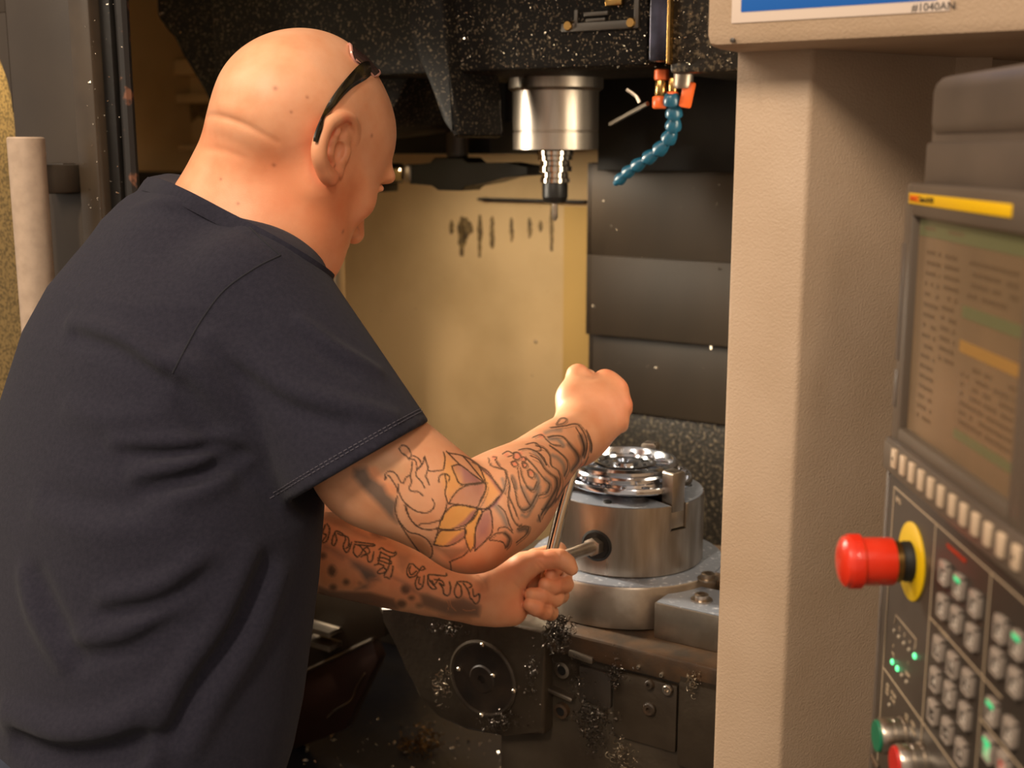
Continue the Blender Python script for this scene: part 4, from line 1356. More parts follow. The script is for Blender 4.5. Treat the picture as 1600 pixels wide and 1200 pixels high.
def ear(side):
    E = Sculpt()

    def e(px, py, out):         # on the plane of the ear, 'out' from the head
        q = P(px, py, 1.285)
        n = -_r if side < 0 else _r
        q = q - HO
        f, u = q @ HF, q @ HU
        # slide along the sight line onto the plane l = -(0.073+out)
        dr = q + HO - CAM
        lt = -(0.0735 + out)
        t = (lt - (CAM - HO) @ HL) / (dr @ HL)
        q = CAM + t * dr - HO
        return H(q @ HF, (q @ HL) * (1 if side > 0 else -1), q @ HU)
    hel = [(551, 222, -.001, .0035), (553, 205, .003, .004), (550, 190, .008, .0045), (540, 184, .011, .0048), (528, 185, .0135, .005), (514, 194, .016, .0055),
           (504, 210, .018, .006), (499, 229, .018, .006), (499, 246, .0165, .006), (504, 261, .0135, .0062), (510, 273, .011, .0066), (517, 280, .009, .0062)]
    hs = spline(hel, 4)
    E.chain([(e(a, b, o), r) for a, b, o, r in hs], .005)
    E.chain([(e(517, 277, .008), .006), (e(526, 270, .003), .0055), (e(532, 258, .001), .005)], .008)     # lobe
    E.ell(e(525, 232, .004), (.016, .005, .027), HA, .004)                         # plate
    E.chain([(e(538, 196, .008), .003), (e(526, 207, .011), .0038), (e(517, 222, .0125), .0042), (e(514, 240, .012), .0042), (e(518, 254, .009), .004)], .006)   # antihelix
    E.ell(e(530, 238, .0085), (.0092, .0095, .0120), HA, .003, 's')                   # concha
    E.ell(e(538, 204, .0105), (.0072, .0085, .0100), HA, .003, 's')
    E.chain([(e(519, 238, .0115), .0034), (e(526, 238, .0095), .0036), (e(534, 233, .009), .0034)], .002, 's')
    E.chain([(e(522, 246, .009), .0036), (e(527, 251, .0075), .003)], .002, 's')
    E.chain([(e(530, 214, .0125), .003), (e(536, 204, .0115), .0042), (e(542, 195, .0095), .0038)], .002, 's')
    E.chain([(e(542, 238, .004), .0042), (e(539, 246, .0045), .004)], .006)         # tragus
    return E


body.group(ear(1), .004)
body.group(ear(-1), .004)
# --- right arm
body.chain([(P(450, 520, 1.29), .062), (P(552, 676, 1.268), .0570), (P(634, 748, 1.268), .0555), (P(712, 800, 1.280), .050)], .012, sub=3)
body.ell(P(575, 742, 1.262), (.045, .045, .045), None, .04)      # triceps
body.ell(P(742, 843, 1.285), (.040, .040, .034), None, .03)      # elbow
body.chain([(P(752, 802, 1.295), .0535), (P(790, 778, 1.325), .0515), (P(822, 748, 1.36), .0415), (P(868, 703, 1.43), .0325), (P(905, 681, 1.48), .0300)], .008, sub=4)
body.cone(P(905, 681, 1.48), P(915, 668, 1.495), .030, .028, .02)
fist = Sculpt()
for a, ra, b, rb in (((902, 662, 1.49), .020, (945, 597, 1.535), .0165), ((915, 664, 1.49), .020, (963, 610, 1.53), .0150),
                     ((924, 670, 1.49), .019, (970, 634, 1.52), .0142), ((930, 678, 1.49), .018, (964, 660, 1.51), .0135)):
    fist.cone(P(*a), P(*b), ra, rb, .016)
fist.ell(P(918, 638, 1.515), (.030, .022, .032), None, .02)
fist.cone(P(897, 668, 1.495), P(893, 620, 1.515), .0185, .0165, .02)
fist.cone(P(893, 622, 1.515), P(903, 587, 1.535), .0160, .0140, .012)
body.group(fist, .014)
for k, (px, py, d, r, l) in enumerate(((945, 597, 1.535, .0128, .042), (965, 609, 1.53, .0128, .044), (972, 634, 1.52, .0122, .040), (966, 660, 1.51, .0112, .033))):
    fg = Sculpt()
    q = P(px, py, d)
    a1 = q + np.array([.004, .75 * l, -.25 * l]); a2 = a1 + np.array([-.80 * l * .62, .010, -.012]); a3 = a2 + np.array([-.005, -.55 * l, -.002])
    fg.chain([(q, r), (a1, r * .95), (a2, r * .88), (a3, r * .78)], .003)
    body.group(fg, .0035)
tg = Sculpt()
tg.chain([(P(903, 587, 1.535), .0135), (P(918, 592, 1.560), .0118), (P(938, 612, 1.575), .0098)], .004)
body.group(tg, .006)
# --- left arm and hand
body.chain([(P(250, 520, 1.52), .055), (P(400, 800, 1.53), .052), (P(455, 838, 1.51), .054), (P(512, 858, 1.50), .0520), (P(570, 880, 1.50), .0455), (P(640, 906, 1.505), .0375), (P(745, 934, 1.51), .0310)], .008, sub=3)
pal = Sculpt()
pal.chain([(P(745, 934, 1.51), .030), (P(775, 930, 1.512), .031)], .02)
pal.ell(P(786, 916, 1.528), (.036, .020, .040), np.stack([RT * .97 + UP * .24, FW, UP * .97 - RT * .24]), .02)
pal.cone(P(768, 915, 1.505), P(822, 884, 1.500), .025, .0165, .02)      # thumb ball
pal.cone(P(775, 952, 1.505), P(801, 955, 1.507), .020, .0175, .016)     # heel
for a, r in (((836, 872, 1.545), .0125), ((838, 895, 1.55), .0125), ((832, 920, 1.545), .012), ((822, 944, 1.535), .0115)):
    pal.cone(P(780, 922, 1.525), P(*a), .019, r, .014)
body.group(pal, .012)
th = Sculpt()
th.chain([(P(818, 884, 1.500), .0160), (P(838, 877, 1.496), .0128), (P(864, 873, 1.493), .0112), (P(876, 873, 1.490), .0108), (P(886, 880, 1.488), .0098), (P(893, 889, 1.488), .0082)], .005)
body.group(th, .006)
LF = [
    [((836, 872, 1.545), .0115), ((872, 860, 1.556), .0105), ((878, 880, 1.530), .0095), ((861, 897, 1.506), .0080)],
    [((838, 896, 1.55), .0118), ((881, 899, 1.556), .0105), ((883, 913, 1.527), .0105), ((866, 915, 1.507), .0104), ((852, 913, 1.500), .0088)],
    [((832, 920, 1.545), .0115), ((876, 930, 1.545), .0104), ((868, 935, 1.520), .0104), ((846, 931, 1.500), .0102), ((830, 929, 1.495), .0088)],
    [((822, 944, 1.535), .0108), ((860, 957, 1.528), .0098), ((851, 955, 1.508), .0103), ((838, 950, 1.494), .0098), ((827, 945, 1.491), .0082)],
]
for c in LF:
    fg = Sculpt()
    fg.chain([(P(*q), r) for q, r in c], .003)
    body.group(fg, .0014)

# --- creases of the left hand
for _pl in (((842, 878), (847, 883), (852, 888)), ((838, 881), (843, 887), (848, 892)), ((803, 912), (810, 919), (818, 925)), ((868, 863), (872, 868), (873, 874)), ((748, 900), (756, 908), (760, 918))):
    _q = body.march(np.array(spline([(*a, 0) for a in _pl], 3))[:, :2])
    _q = _q[~np.isnan(_q[:, 0])]
    if len(_q) > 2: body.ridge(_q, -.0011, .0019)
# --- rolls of the nape
for _pl, _am, _sg in (((318, 183), (334, 181), (352, 184), (378, 193), (405, 207), (432, 222)), -.0016, .0040), (((324, 196), (345, 198), (375, 208), (402, 224)), .0016, .010), (((322, 168), (350, 168), (390, 180)), .0016, .009), (((300, 232), (340, 234), (380, 246)), -.0010, .005):
    _q = body.march(np.array(spline([(*a, 0) for a in _pl], 4))[:, :2])
    _q = _q[~np.isnan(_q[:, 0])]
    if len(_q) > 2: body.ridge(_q, _am, _sg)

# --- T-shirt
shirt = Sculpt()
SEC = [  # z, left px, right px, depth
    (300, 250, 330, 1.385), (306, 226, 350, 1.385), (318, 203, 372, 1.385), (345, 166, 418, 1.38), (400, 119, 455, 1.37), (450, 78, 480, 1.36), (520, 40, 496, 1.35), (640, 2, 498, 1.34),
    (775, -24, 494, 1.33), (880, -36, 486, 1.33), (960, -40, 476, 1.325), (1060, -42, 463, 1.32), (1130, -42, 449, 1.315), (1200, -42, 428, 1.31), (1300, -40, 440, 1.31)]
SZ, SX, SY, SW = [], [], [], []
for y, l, r, d in SEC:
    d += .035 * min(1, max(0, (y - 430) / 200))
    c = P((l + r) / 2, y, d)
    SZ.append(c[2]); SX.append(c[0]); SY.append(c[1]); SW.append((r - l) / 2 * d / FPX * .955)
_o = np.argsort(SZ)
SZ, SX, SY, SW = [np.array(a)[_o] for a in (SZ, SX, SY, SW)]
LOS = R(-15)                                   # where the torso stands, seen from the camera
KB, KD = 1.30, 0.92                             # breadth, depth of the chest relative to what is seen
_rel = PYAW - LOS
_n = math.sqrt((KD * sin(_rel)) ** 2 + (KB * cos(_rel)) ** 2)
KB /= _n; KD /= _n


def torso(p):
    z = p[:, 2]
    cx = np.interp(z, SZ, SX); cy = np.interp(z, SZ, SY); w = np.interp(z, SZ, SW)
    q = p - np.stack([cx, cy, z], 1)
    a = q @ PR; b = q @ PF
    ra, rb = w * KB, w * KD
    k0 = (np.abs(a / ra) ** 2.3 + np.abs(b / rb) ** 2.3) ** (1 / 2.3)
    k1 = np.sqrt((a / ra ** 2) ** 2 + (b / rb ** 2) ** 2) + 1e-6
    d = np.where(k0 < 1e-3, -np.minimum(ra, rb), np.maximum(k0 * (k0 - 1) / k1, -np.minimum(ra, rb)))
    top = (z - SZ[-1] + 0.0)
    bot = SZ[0] + .03 - z
    return np.maximum(np.maximum(d, top), bot)


shirt._add(torso, (SX.mean(), SY.mean(), (SZ[0] + SZ[-1]) / 2), .55, .02, 'u')
shirt.cone(P(330, 375, 1.385), P(430, 470, 1.30), .036, .045, .04)
shirt.cone(P(270, 350, 1.42), P(240, 440, 1.52), .05, .07, .05)
# neck opening
_pb, _pr, _pf = P(243, 291, 1.42), P(520, 436, 1.34), P(340, 322, 1.25)
NKN = np.cross(_pr - _pb, _pf - _pb); NKN = NKN / np.linalg.norm(NKN)
if NKN[2] < 0: NKN = -NKN
nk = Sculpt()
nk.cone(P(440, 200, 1.36), P(374, 350, 1.37), .074, .0855, .03)
nk.cone(P(455, 300, 1.365), P(420, 380, 1.36), .058, .073, .03)
nk.cone(P(368, 350, 1.37), P(330, 420, 1.37), .0865, .10, .03)
nk.ops.append((lambda p: (p - _pb) @ NKN, _pb, 9.0, .003, 'i'))
shirt.group(nk, .03)
CUFN = (0.5 * RT - 0.864 * UP); CUFN = CUFN / np.linalg.norm(CUFN)
CUFP = P(563, 720, 1.25)
slv = Sculpt()
slv.cone(P(392, 482, 1.295), P(574, 745, 1.252), .089, .0845, .03)
_f1 = lambda p: (p - CUFP) @ CUFN
slv.ops.append((_f1, CUFP, 9.0, .004, 'i'))
shirt.group(slv, .020)
shirt.cone(P(518, 674, 1.262), P(656, 879, 1.232), .0735, .0700, .004, 's')      # open sleeve

# folds of the cloth, each where it is seen on the shirt
FOLDS = [
    (((112, 503), (150, 514), (190, 528), (245, 563), (272, 584)), .0050, .011), (((120, 524), (160, 538), (205, 560), (250, 592)), -.0050, .012),
    (((282, 560), (315, 584), (360, 632), (394, 690)), .0060, .013), (((268, 590), (296, 640), (336, 700), (384, 750)), -.0075, .013),
    (((296, 628), (340, 690), (392, 752), (440, 800)), -.0035, .012), (((332, 525), (394, 571), (459, 612), (547, 636), (612, 652)), .0050, .012), (((350, 552), (410, 598), (470, 640), (540, 662)), -.0045, .013),
    (((472, 503), (516, 538), (556, 562), (590, 580)), .0035, .009), (((462, 520), (510, 556), (552, 582)), -.003, .010),
    (((180, 690), (280, 692), (375, 680)), .0042, .010), (((200, 706), (280, 706), (370, 694)), -.0035, .009),
    (((215, 742), (300, 724), (375, 694)), .0050, .010), (((230, 760), (310, 742), (380, 706)), -.0050, .010),
    (((245, 790), (330, 762), (392, 716)), .0030, .012),
    (((390, 870), (341, 972), (280, 1060), (245, 1139), (234, 1195)), .0060, .014), (((416, 880), (368, 985), (306, 1075), (268, 1150)), -.0055, .013),
    (((440, 900), (400, 1000), (345, 1085), (300, 1170)), .0040, .014),
    (((165, 936), (245, 918), (310, 876)), .0042, .012), (((170, 958), (250, 942), (320, 900)), -.0040, .012),
    (((110, 1000), (190, 990), (275, 940)), .0040, .014), (((130, 1022), (200, 1012), (270, 975)), -.0035, .012),
    (((36, 900), (56, 960), (95, 1030)), .0045, .014), (((60, 900), (84, 960), (124, 1030)), -.0040, .014),
    (((14, 1118), (90, 1146), (175, 1136), (236, 1100)), .0090, .017), (((30, 1156), (100, 1180), (180, 1172), (240, 1150)), -.0120, .015),
    (((210, 325), (250, 316), (300, 318)), .0018, .008), (((300, 306), (340, 330), (392, 362)), .0025, .006),
    (((110, 640), (170, 655), (240, 652)), .0025, .016), (((60, 800), (150, 830), (260, 820)), .0030, .020), (((80, 770), (160, 790), (250, 780)), -.0025, .016)]
_carve = shirt.ops.pop()
_base = Sculpt(); _base.ops = list(shirt.ops)
for pl, am, sg in FOLDS:
    q = _base.march(np.array(spline([(*a, 0) for a in pl], 3))[:, :2])
    q = q[~np.isnan(q[:, 0])]
    if len(q) > 2: shirt.ridge(q, am * (2.3 if am > 0 or pl[0][0] < 250 or pl[0][1] > 680 else 1.1), sg * .88)
shirt.ops.append(_carve)

# ---------------------------------------------------------------- ink and skin tones, painted on the skin
class Ink:
    """a colour sheet over a part of the arms, 2 cells per photo pixel"""

    def __init__(s, x0, y0, x1, y1, q=2):
        s.x0, s.y0, s.q = x0, y0, q
        s.w, s.h = (x1 - x0) * q, (y1 - y0) * q
        s.a = np.ones((s.h, s.w, 3))

    def _box(s, p, m):
        lo = np.floor(p.min(0) - m).astype(int); hi = np.ceil(p.max(0) + m).astype(int) + 1
        lo = np.clip(lo, 0, (s.w, s.h)); hi = np.clip(hi, 0, (s.w, s.h))
        X, Y = np.meshgrid(np.arange(lo[0], hi[0]), np.arange(lo[1], hi[1]))
        return lo, hi, X, Y

    def blend(s, lo, hi, m, col):
        v = s.a[lo[1]:hi[1], lo[0]:hi[0]]
        v[...] = v * (1 - m[..., None]) + np.array(col) * m[..., None]

    def stroke(s, pts, wid, col, alpha=1.0, soft=1.2, smooth=True):
        p = np.array(pts, float)
        if smooth and len(p) > 2: p = np.array(spline([(*a, 0) for a in p], 5))[:, :2]
        p = (p - (s.x0, s.y0)) * s.q
        wid = wid * s.q / 2; soft = soft * s.q / 2
        lo, hi, X, Y = s._box(p, wid + soft + 1)
        if X.size == 0: return
        D = np.full(X.shape, 1e9)
        for a, b in zip(p, p[1:]):
            d = b - a
            t = np.clip(((X - a[0]) * d[0] + (Y - a[1]) * d[1]) / (d @ d + 1e-9), 0, 1)
            D = np.minimum(D, np.hypot(X - a[0] - t * d[0], Y - a[1] - t * d[1]))
        s.blend(lo, hi, alpha * np.clip((wid + soft - D) / (2 * soft) if soft > 0 else D < wid, 0, 1), col)

    def fill(s, pts, col, alpha=1.0, blur=1.5, fade=None):
        """fade: direction (dx,dy), the colour thins towards it"""
        p = (np.array(pts, float) - (s.x0, s.y0)) * s.q
        lo, hi, X, Y = s._box(p, blur * s.q + 1)
        if X.size == 0: return
        ins = np.zeros(X.shape, bool); D = np.full(X.shape, 1e9)
        for a, b in zip(p, np.roll(p, -1, 0)):
            c = (a[1] > Y) != (b[1] > Y)
            ins ^= c & (X < (b[0] - a[0]) * (Y - a[1]) / (b[1] - a[1] + 1e-12) + a[0])
            d = b - a
            t = np.clip(((X - a[0]) * d[0] + (Y - a[1]) * d[1]) / (d @ d + 1e-9), 0, 1)
            D = np.minimum(D, np.hypot(X - a[0] - t * d[0], Y - a[1] - t * d[1]))
        sd = np.where(ins, D, -D)
        m = np.clip(sd / (blur * s.q) * .5 + .5, 0, 1)
        if fade:
            e = X * fade[0] + Y * fade[1]
            v = p @ np.array(fade)
            m = m * np.clip(1.1 - (e - v.min()) / (v.max() - v.min() + 1e-9), 0, 1)
        s.blend(lo, hi, m * alpha, col)

    def sample(s, px):
        q = np.round((px - (s.x0, s.y0)) * s.q).astype(int)
        ok = (q[:, 0] >= 0) & (q[:, 0] < s.w) & (q[:, 1] >= 0) & (q[:, 1] < s.h)
        q = np.clip(q, 0, (s.w - 1, s.h - 1))
        return np.where(ok[:, None], s.a[q[:, 1], q[:, 0]], 1.0)


inkR = Ink(500, 620, 960, 920)
inkL = Ink(480, 760, 790, 1000)
TA = lambda l: [(490 + x / 4.286, 640 + y / 4.286) for x, y in l]
TB = lambda l: [(720 + x / 4.614, 640 + y / 4.614) for x, y in l]
TC = lambda l: [(480 + x / 5.333, 780 + y / 5.333) for x, y in l]
LINE = (.085, .10, .13)
GREY = (.13, .23, .36); TEAL = (.32, .56, .86); PURP = (.46, .36, .72); YEL = (1.1, 1.05, .40); PINK = (1.02, .58, .62)
# washes of the upper arm
inkR.fill(TA([(120, 520), (280, 420), (420, 560), (540, 690), (560, 760), (430, 720), (250, 610)]), (.70, .62, .55), .7, 8)
inkR.fill(TA([(330, 360), (480, 300), (640, 360), (650, 440), (560, 470), (420, 420)]), (.78, .92, .90), .7, 12)
inkR.fill(TA([(350, 390), (420, 380), (480, 470), (560, 520), (550, 580), (490, 580), (400, 480)]), (1.0, .80, .66), .6, 3)
inkR.fill(TA([(760, 860), (860, 925), (1000, 925), (1040, 890), (1030, 950), (920, 1015), (800, 910)]), (.42, .46, .50), .8, 4)
inkR.fill(TA([(620, 830), (720, 850), (790, 930), (780, 985), (720, 970), (660, 890)]), (.62, .55, .46), .75, 3)
inkR.fill(TA([(610, 640), (690, 700), (800, 690), (850, 740), (720, 790), (640, 730)]), (.86, .74, .66), .6, 6)
inkR.fill(TA([(270, 395), (350, 385), (385, 455), (470, 505), (495, 560), (545, 605), (560, 600), (545, 700), (560, 760), (520, 730), (440, 640), (340, 540), (265, 450)]), GREY, .85, 5)
PET = [[(925, 380), (980, 370), (1060, 430), (1130, 490), (990, 500), (950, 440)],
       [(905, 630), (940, 570), (990, 525), (1060, 500), (1145, 490), (1150, 540), (1120, 600), (1090, 655), (1000, 640)],
       [(835, 802), (860, 720), (910, 660), (960, 640), (1090, 660), (1080, 720), (1020, 770), (930, 800)],
       [(805, 905), (830, 840), (860, 810), (940, 810), (1015, 800), (1010, 850), (940, 900), (870, 915)],
       [(1050, 950), (1020, 880), (1015, 790), (1060, 730), (1100, 670), (1130, 690), (1085, 800), (1080, 900)],
       [(1080, 945), (1085, 800), (1130, 690), (1180, 670), (1195, 740), (1195, 820), (1150, 880)]]
inkR.fill(TA([(880, 300), (960, 370), (1000, 510), (900, 600), (860, 470)]), YEL, .55, 6)
for i, p in enumerate(PET):
    inkR.fill(TA(p), YEL if i in (2, 3, 4) else PURP, .75 if i in (2, 3, 4) else .55, 1.5, (0.3, -1) if i == 5 else ((-.5, .6) if i < 2 else None))
inkR.fill(TA([(1090, 660), (1080, 720), (1020, 770), (930, 800), (1010, 740), (1050, 690)]), PURP, .8, 2)
inkR.fill(TA([(1015, 800), (1010, 850), (940, 900), (880, 910), (950, 850)]), PURP, .7, 2)
inkR.fill(TA([(1130, 690), (1180, 670), (1195, 740), (1160, 840), (1110, 850), (1095, 780)]), PURP, .6, 5)
inkR.fill(TA([(1000, 390), (1060, 430), (1130, 490), (1000, 495)]), PURP, .5, 3)
# washes of the forearm
for l, w, c, a in (
        ([(450, 725), (500, 700), (550, 610), (560, 560)], 30, TEAL, .8), ([(440, 560), (480, 640), (510, 690)], 26, TEAL, .6), ([(480, 560), (530, 575), (560, 520), (545, 470)], 22, TEAL, .8),
        ([(620, 600), (640, 540), (610, 500)], 26, TEAL, .75), ([(600, 720), (650, 640), (690, 560), (690, 500)], 26, GREY, .8), ([(660, 330), (700, 350), (740, 400), (750, 470)], 24, TEAL, .7),
        ([(800, 440), (845, 370), (830, 310), (780, 250)], 26, GREY, .75), ([(880, 330), (890, 270), (865, 190)], 30, GREY, .85), ([(935, 300), (938, 250), (915, 190)], 14, GREY, .8),
        ([(610, 165), (660, 150), (720, 150)], 22, TEAL, .6), ([(640, 210), (700, 215), (740, 260)], 24, TEAL, .75), ([(370, 480), (390, 520), (400, 570)], 20, GREY, .7),
        ([(250, 690), (300, 760), (330, 830)], 34, TEAL, .7), ([(300, 500), (315, 560), (305, 590)], 20, TEAL, .7), ([(320, 890), (350, 930), (335, 985)], 24, GREY, .85),
        ([(420, 870), (470, 860), (480, 880)], 26, GREY, .8), ([(560, 800), (590, 740), (640, 690)], 20, GREY, .6), ([(440, 760), (480, 770), (520, 690)], 18, TEAL, .7),
        ([(750, 560), (700, 640), (650, 700)], 14, GREY, .5), ([(520, 300), (560, 340), (600, 400)], 14, TEAL, .6), ([(260, 375), (280, 400)], 14, GREY, .6),
        ([(140, 420), (200, 470), (260, 560), (290, 600)], 18, PURP, .8), ([(190, 715), (240, 685), (290, 615)], 18, PURP, .8)):
    inkR.stroke(TB(l), w / 4.614 * 1.1, c, min(1, a * 1.1), w / 4.614 * .9)
inkR.fill(TB([(85, 395), (150, 430), (290, 595), (180, 715), (170, 530)]), YEL, .45, 4)
for x, y, r in ((405, 335, 30), (450, 355, 20), (385, 390, 24), (458, 400, 18), (505, 455, 18), (240, 345, 18), (330, 325, 16), (430, 315, 16), (580, 190, 24), (870, 400, 16)):
    inkR.fill(TB([(x + r * cos(t), y + r * .8 * sin(t)) for t in np.linspace(0, 2 * pi, 10)[:-1]]), PINK, .7, 2)
LA = [[(572, 262), (590, 240), (620, 245), (645, 275), (655, 310), (640, 330)], [(575, 265), (590, 290), (620, 310), (640, 335)], [(640, 325), (665, 310), (700, 325), (720, 360), (712, 385), (695, 395)],
      [(648, 330), (680, 340), (690, 370), (692, 400), (685, 440), (720, 480), (745, 525)], [(735, 325), (745, 315), (750, 340), (765, 380), (765, 405), (790, 412), (865, 405)], [(740, 325), (735, 350), (715, 385), (690, 400)],
      [(750, 445), (775, 505)], [(765, 405), (750, 445)], [(605, 495), (615, 460), (645, 445), (655, 490), (640, 520)], [(650, 445), (655, 400), (660, 350)], [(640, 530), (660, 548), (700, 550), (735, 580)],
      [(478, 470), (478, 435), (510, 413), (550, 430), (580, 480), (590, 490), (605, 490)], [(480, 470), (500, 440), (530, 480), (555, 520), (565, 560)],
      [(565, 500), (575, 560), (600, 610), (640, 650), (700, 685), (760, 690), (800, 665), (808, 630), (795, 600)],
      [(560, 580), (548, 640), (555, 710), (590, 770), (640, 820), (700, 835), (760, 870), (795, 930), (790, 980), (770, 995), (730, 985), (690, 930), (640, 860), (600, 800), (565, 740)],
      [(610, 640), (630, 700), (670, 760), (720, 795), (780, 805), (830, 795)], [(620, 650), (640, 720), (680, 770), (700, 780), (720, 765), (780, 760), (850, 740)],
      [(840, 490), (840, 460), (850, 440), (880, 430), (910, 450), (905, 480)], [(880, 435), (890, 500), (880, 560), (895, 620), (880, 680), (860, 740)], [(870, 285), (880, 330), (870, 400)],
      [(1095, 660), (1160, 660), (1243, 580)], [(910, 1020), (1000, 980), (1040, 940)], [(914, 1020), (922, 1085)], [(890, 280), (980, 370)], [(900, 290), (1000, 310), (1100, 370), (1150, 480)],
      [(1000, 310), (1060, 380), (1140, 480)], [(835, 805), (805, 905)]]
for l in LA: inkR.stroke(TA(l), 2.2, LINE, .95, .9)
for l in PET: inkR.stroke(TA(l + l[:1]), 2.2, LINE, .95, .9)
LB = [[(0, 545), (60, 535), (165, 525), (180, 540), (175, 600), (130, 690)], [(85, 380), (130, 400), (165, 440), (230, 500), (300, 590)], [(140, 410), (200, 450), (250, 530), (300, 600)], [(180, 725), (240, 680), (300, 600)],
      [(200, 350), (215, 400), (270, 420), (320, 440), (325, 520), (310, 590)], [(250, 360), (270, 400), (310, 430)], [(320, 450), (350, 540), (345, 620), (380, 700), (405, 770)], [(340, 630), (345, 700), (380, 800), (420, 840), (440, 830)],
      [(270, 690), (320, 740), (350, 830), (370, 870)], [(410, 420), (430, 540), (470, 640), (500, 690)], [(365, 500), (390, 580), (410, 680), (450, 725), (500, 700), (550, 610)], [(430, 420), (440, 480), (480, 560), (520, 580), (550, 520)],
      [(480, 440), (490, 480), (520, 490), (530, 460), (500, 430), (480, 440)], [(380, 310), (410, 308), (432, 340), (410, 360), (380, 350), (380, 310)], [(430, 340), (460, 345), (465, 370), (440, 375)], [(360, 380), (390, 370), (410, 400), (380, 410), (360, 380)],
      [(440, 385), (470, 385), (475, 410), (450, 415), (440, 385)], [(230, 340), (260, 345), (250, 365)], [(470, 350), (520, 400), (560, 450), (600, 500), (640, 540), (620, 600), (560, 620)],
      [(500, 330), (560, 360), (600, 420), (640, 460), (690, 500), (690, 560), (650, 640), (600, 720), (580, 760)], [(540, 260), (600, 280), (640, 330), (650, 400), (700, 440), (720, 520), (690, 620)],
      [(630, 200), (680, 190), (740, 200), (790, 260), (840, 320), (850, 370), (800, 440)], [(640, 260), (700, 300), (760, 360), (770, 420), (745, 480)], [(650, 130), (740, 120), (830, 105), (880, 150), (910, 230), (905, 300), (890, 350)],
      [(830, 130), (870, 200), (890, 280), (880, 330)], [(905, 150), (930, 200), (945, 260), (940, 310)], [(690, 100), (715, 65), (750, 60), (760, 80), (735, 100), (690, 110)], [(520, 200), (580, 180), (620, 220), (660, 250), (720, 260)],
      [(470, 250), (540, 240), (580, 290), (540, 300)], [(265, 880), (280, 850), (330, 850), (375, 890)], [(205, 935), (250, 895), (310, 890), (350, 930), (345, 970), (320, 1000)], [(205, 940), (250, 945), (300, 955), (325, 990)],
      [(410, 860), (460, 840), (490, 850), (470, 900), (400, 960)], [(585, 720), (640, 700), (690, 640)], [(575, 810), (560, 760)], [(920, 340), (890, 400), (850, 430)], [(800, 500), (750, 560), (680, 670)],
      [(300, 320), (340, 300), (380, 320)], [(340, 340), (370, 330)], [(560, 310), (600, 350), (615, 400)], [(700, 560), (680, 640), (600, 760)], [(420, 290), (480, 280), (540, 300), (580, 340), (620, 400)]]
for l in LB: inkR.stroke(TB(l), 1.9, LINE, .92, .9)
for l in LB:
    if len(l) >= 5:
        a = np.array(l, float); c = a.mean(0)
        inkR.stroke(TB(c + (a - c) * .86 + (5, 3)), 1.2, (.30, .36, .40), .7, .9)
        inkR.stroke(TB(c + (a - c) * 1.12 + (8, 6)), 1.3, (.22, .27, .30), .75, .9)
# left arm: skulls and black-letter script
for l, c, a, b in (
        ([(340, 490), (440, 520), (560, 580), (610, 680), (500, 740), (400, 755), (490, 700), (430, 600), (370, 560)], GREY, .9, 5), ([(90, 745), (300, 780), (520, 790), (720, 850), (745, 905), (400, 870), (100, 810)], (.24, .26, .30), .9, 5),
        ([(960, 800), (1150, 860), (1300, 830), (1440, 900), (1420, 965), (1200, 955), (980, 870)], (.30, .34, .42), .85, 6), ([(1100, 960), (1350, 980), (1360, 1010), (1110, 990)], (.5, .45, .44), .6, 5),
        ([(150, 60), (240, 90), (310, 160), (380, 220), (240, 200), (150, 160)], (.38, .40, .40), .85, 6), ([(520, 250), (600, 290), (650, 330), (600, 330), (540, 300)], (.28, .30, .34), .9, 4),
        ([(560, 330), (700, 360), (860, 420), (880, 480), (740, 430), (600, 380)], (.72, .66, .60), .6, 6), ([(1420, 690), (1510, 640), (1500, 750), (1440, 760)], (.50, .47, .46), .7, 6),
        ([(110, 420), (330, 480), (470, 680), (380, 760), (120, 740), (90, 560)], (.90, .80, .66), .6, 6), ([(520, 720), (700, 650), (900, 760), (960, 880), (740, 890), (540, 830)], (1.0, .82, .74), .5, 6),
        ([(130, 200), (700, 420), (740, 650), (560, 600), (130, 400)], (1.04, .93, .84), .5, 8), ([(820, 520), (1460, 720), (1460, 900), (830, 720)], (1.04, .90, .86), .5, 8)):
    inkL.fill(TC(l), c, a, b)
for x, y, rx, ry, a in ((208, 595, 38, 50, .9), (130, 470, 34, 30, .85), (325, 690, 28, 26, .85), (215, 735, 32, 28, .85), (820, 750, 42, 42, .9), (868, 822, 26, 20, .85), (785, 872, 42, 34, .85), (935, 885, 30, 22, .6), (440, 700, 16, 14, .5)):
    inkL.fill(TC([(x + rx * cos(t), y + ry * sin(t)) for t in np.linspace(0, 2 * pi, 12)[:-1]]), (.14, .17, .20), a, 3)
for (x, y), w in (((560, 700), 60), ((640, 740), 70), ((700, 700), 50), ((270, 560), 40), ((390, 640), 30), ((1080, 860), 16), ((1200, 900), 14)):
    inkL.fill(TC([(x + w * cos(t), y + w * .6 * sin(t)) for t in np.linspace(0, 2 * pi, 12)[:-1]]), (1.06, .98, .92), .55, 6)
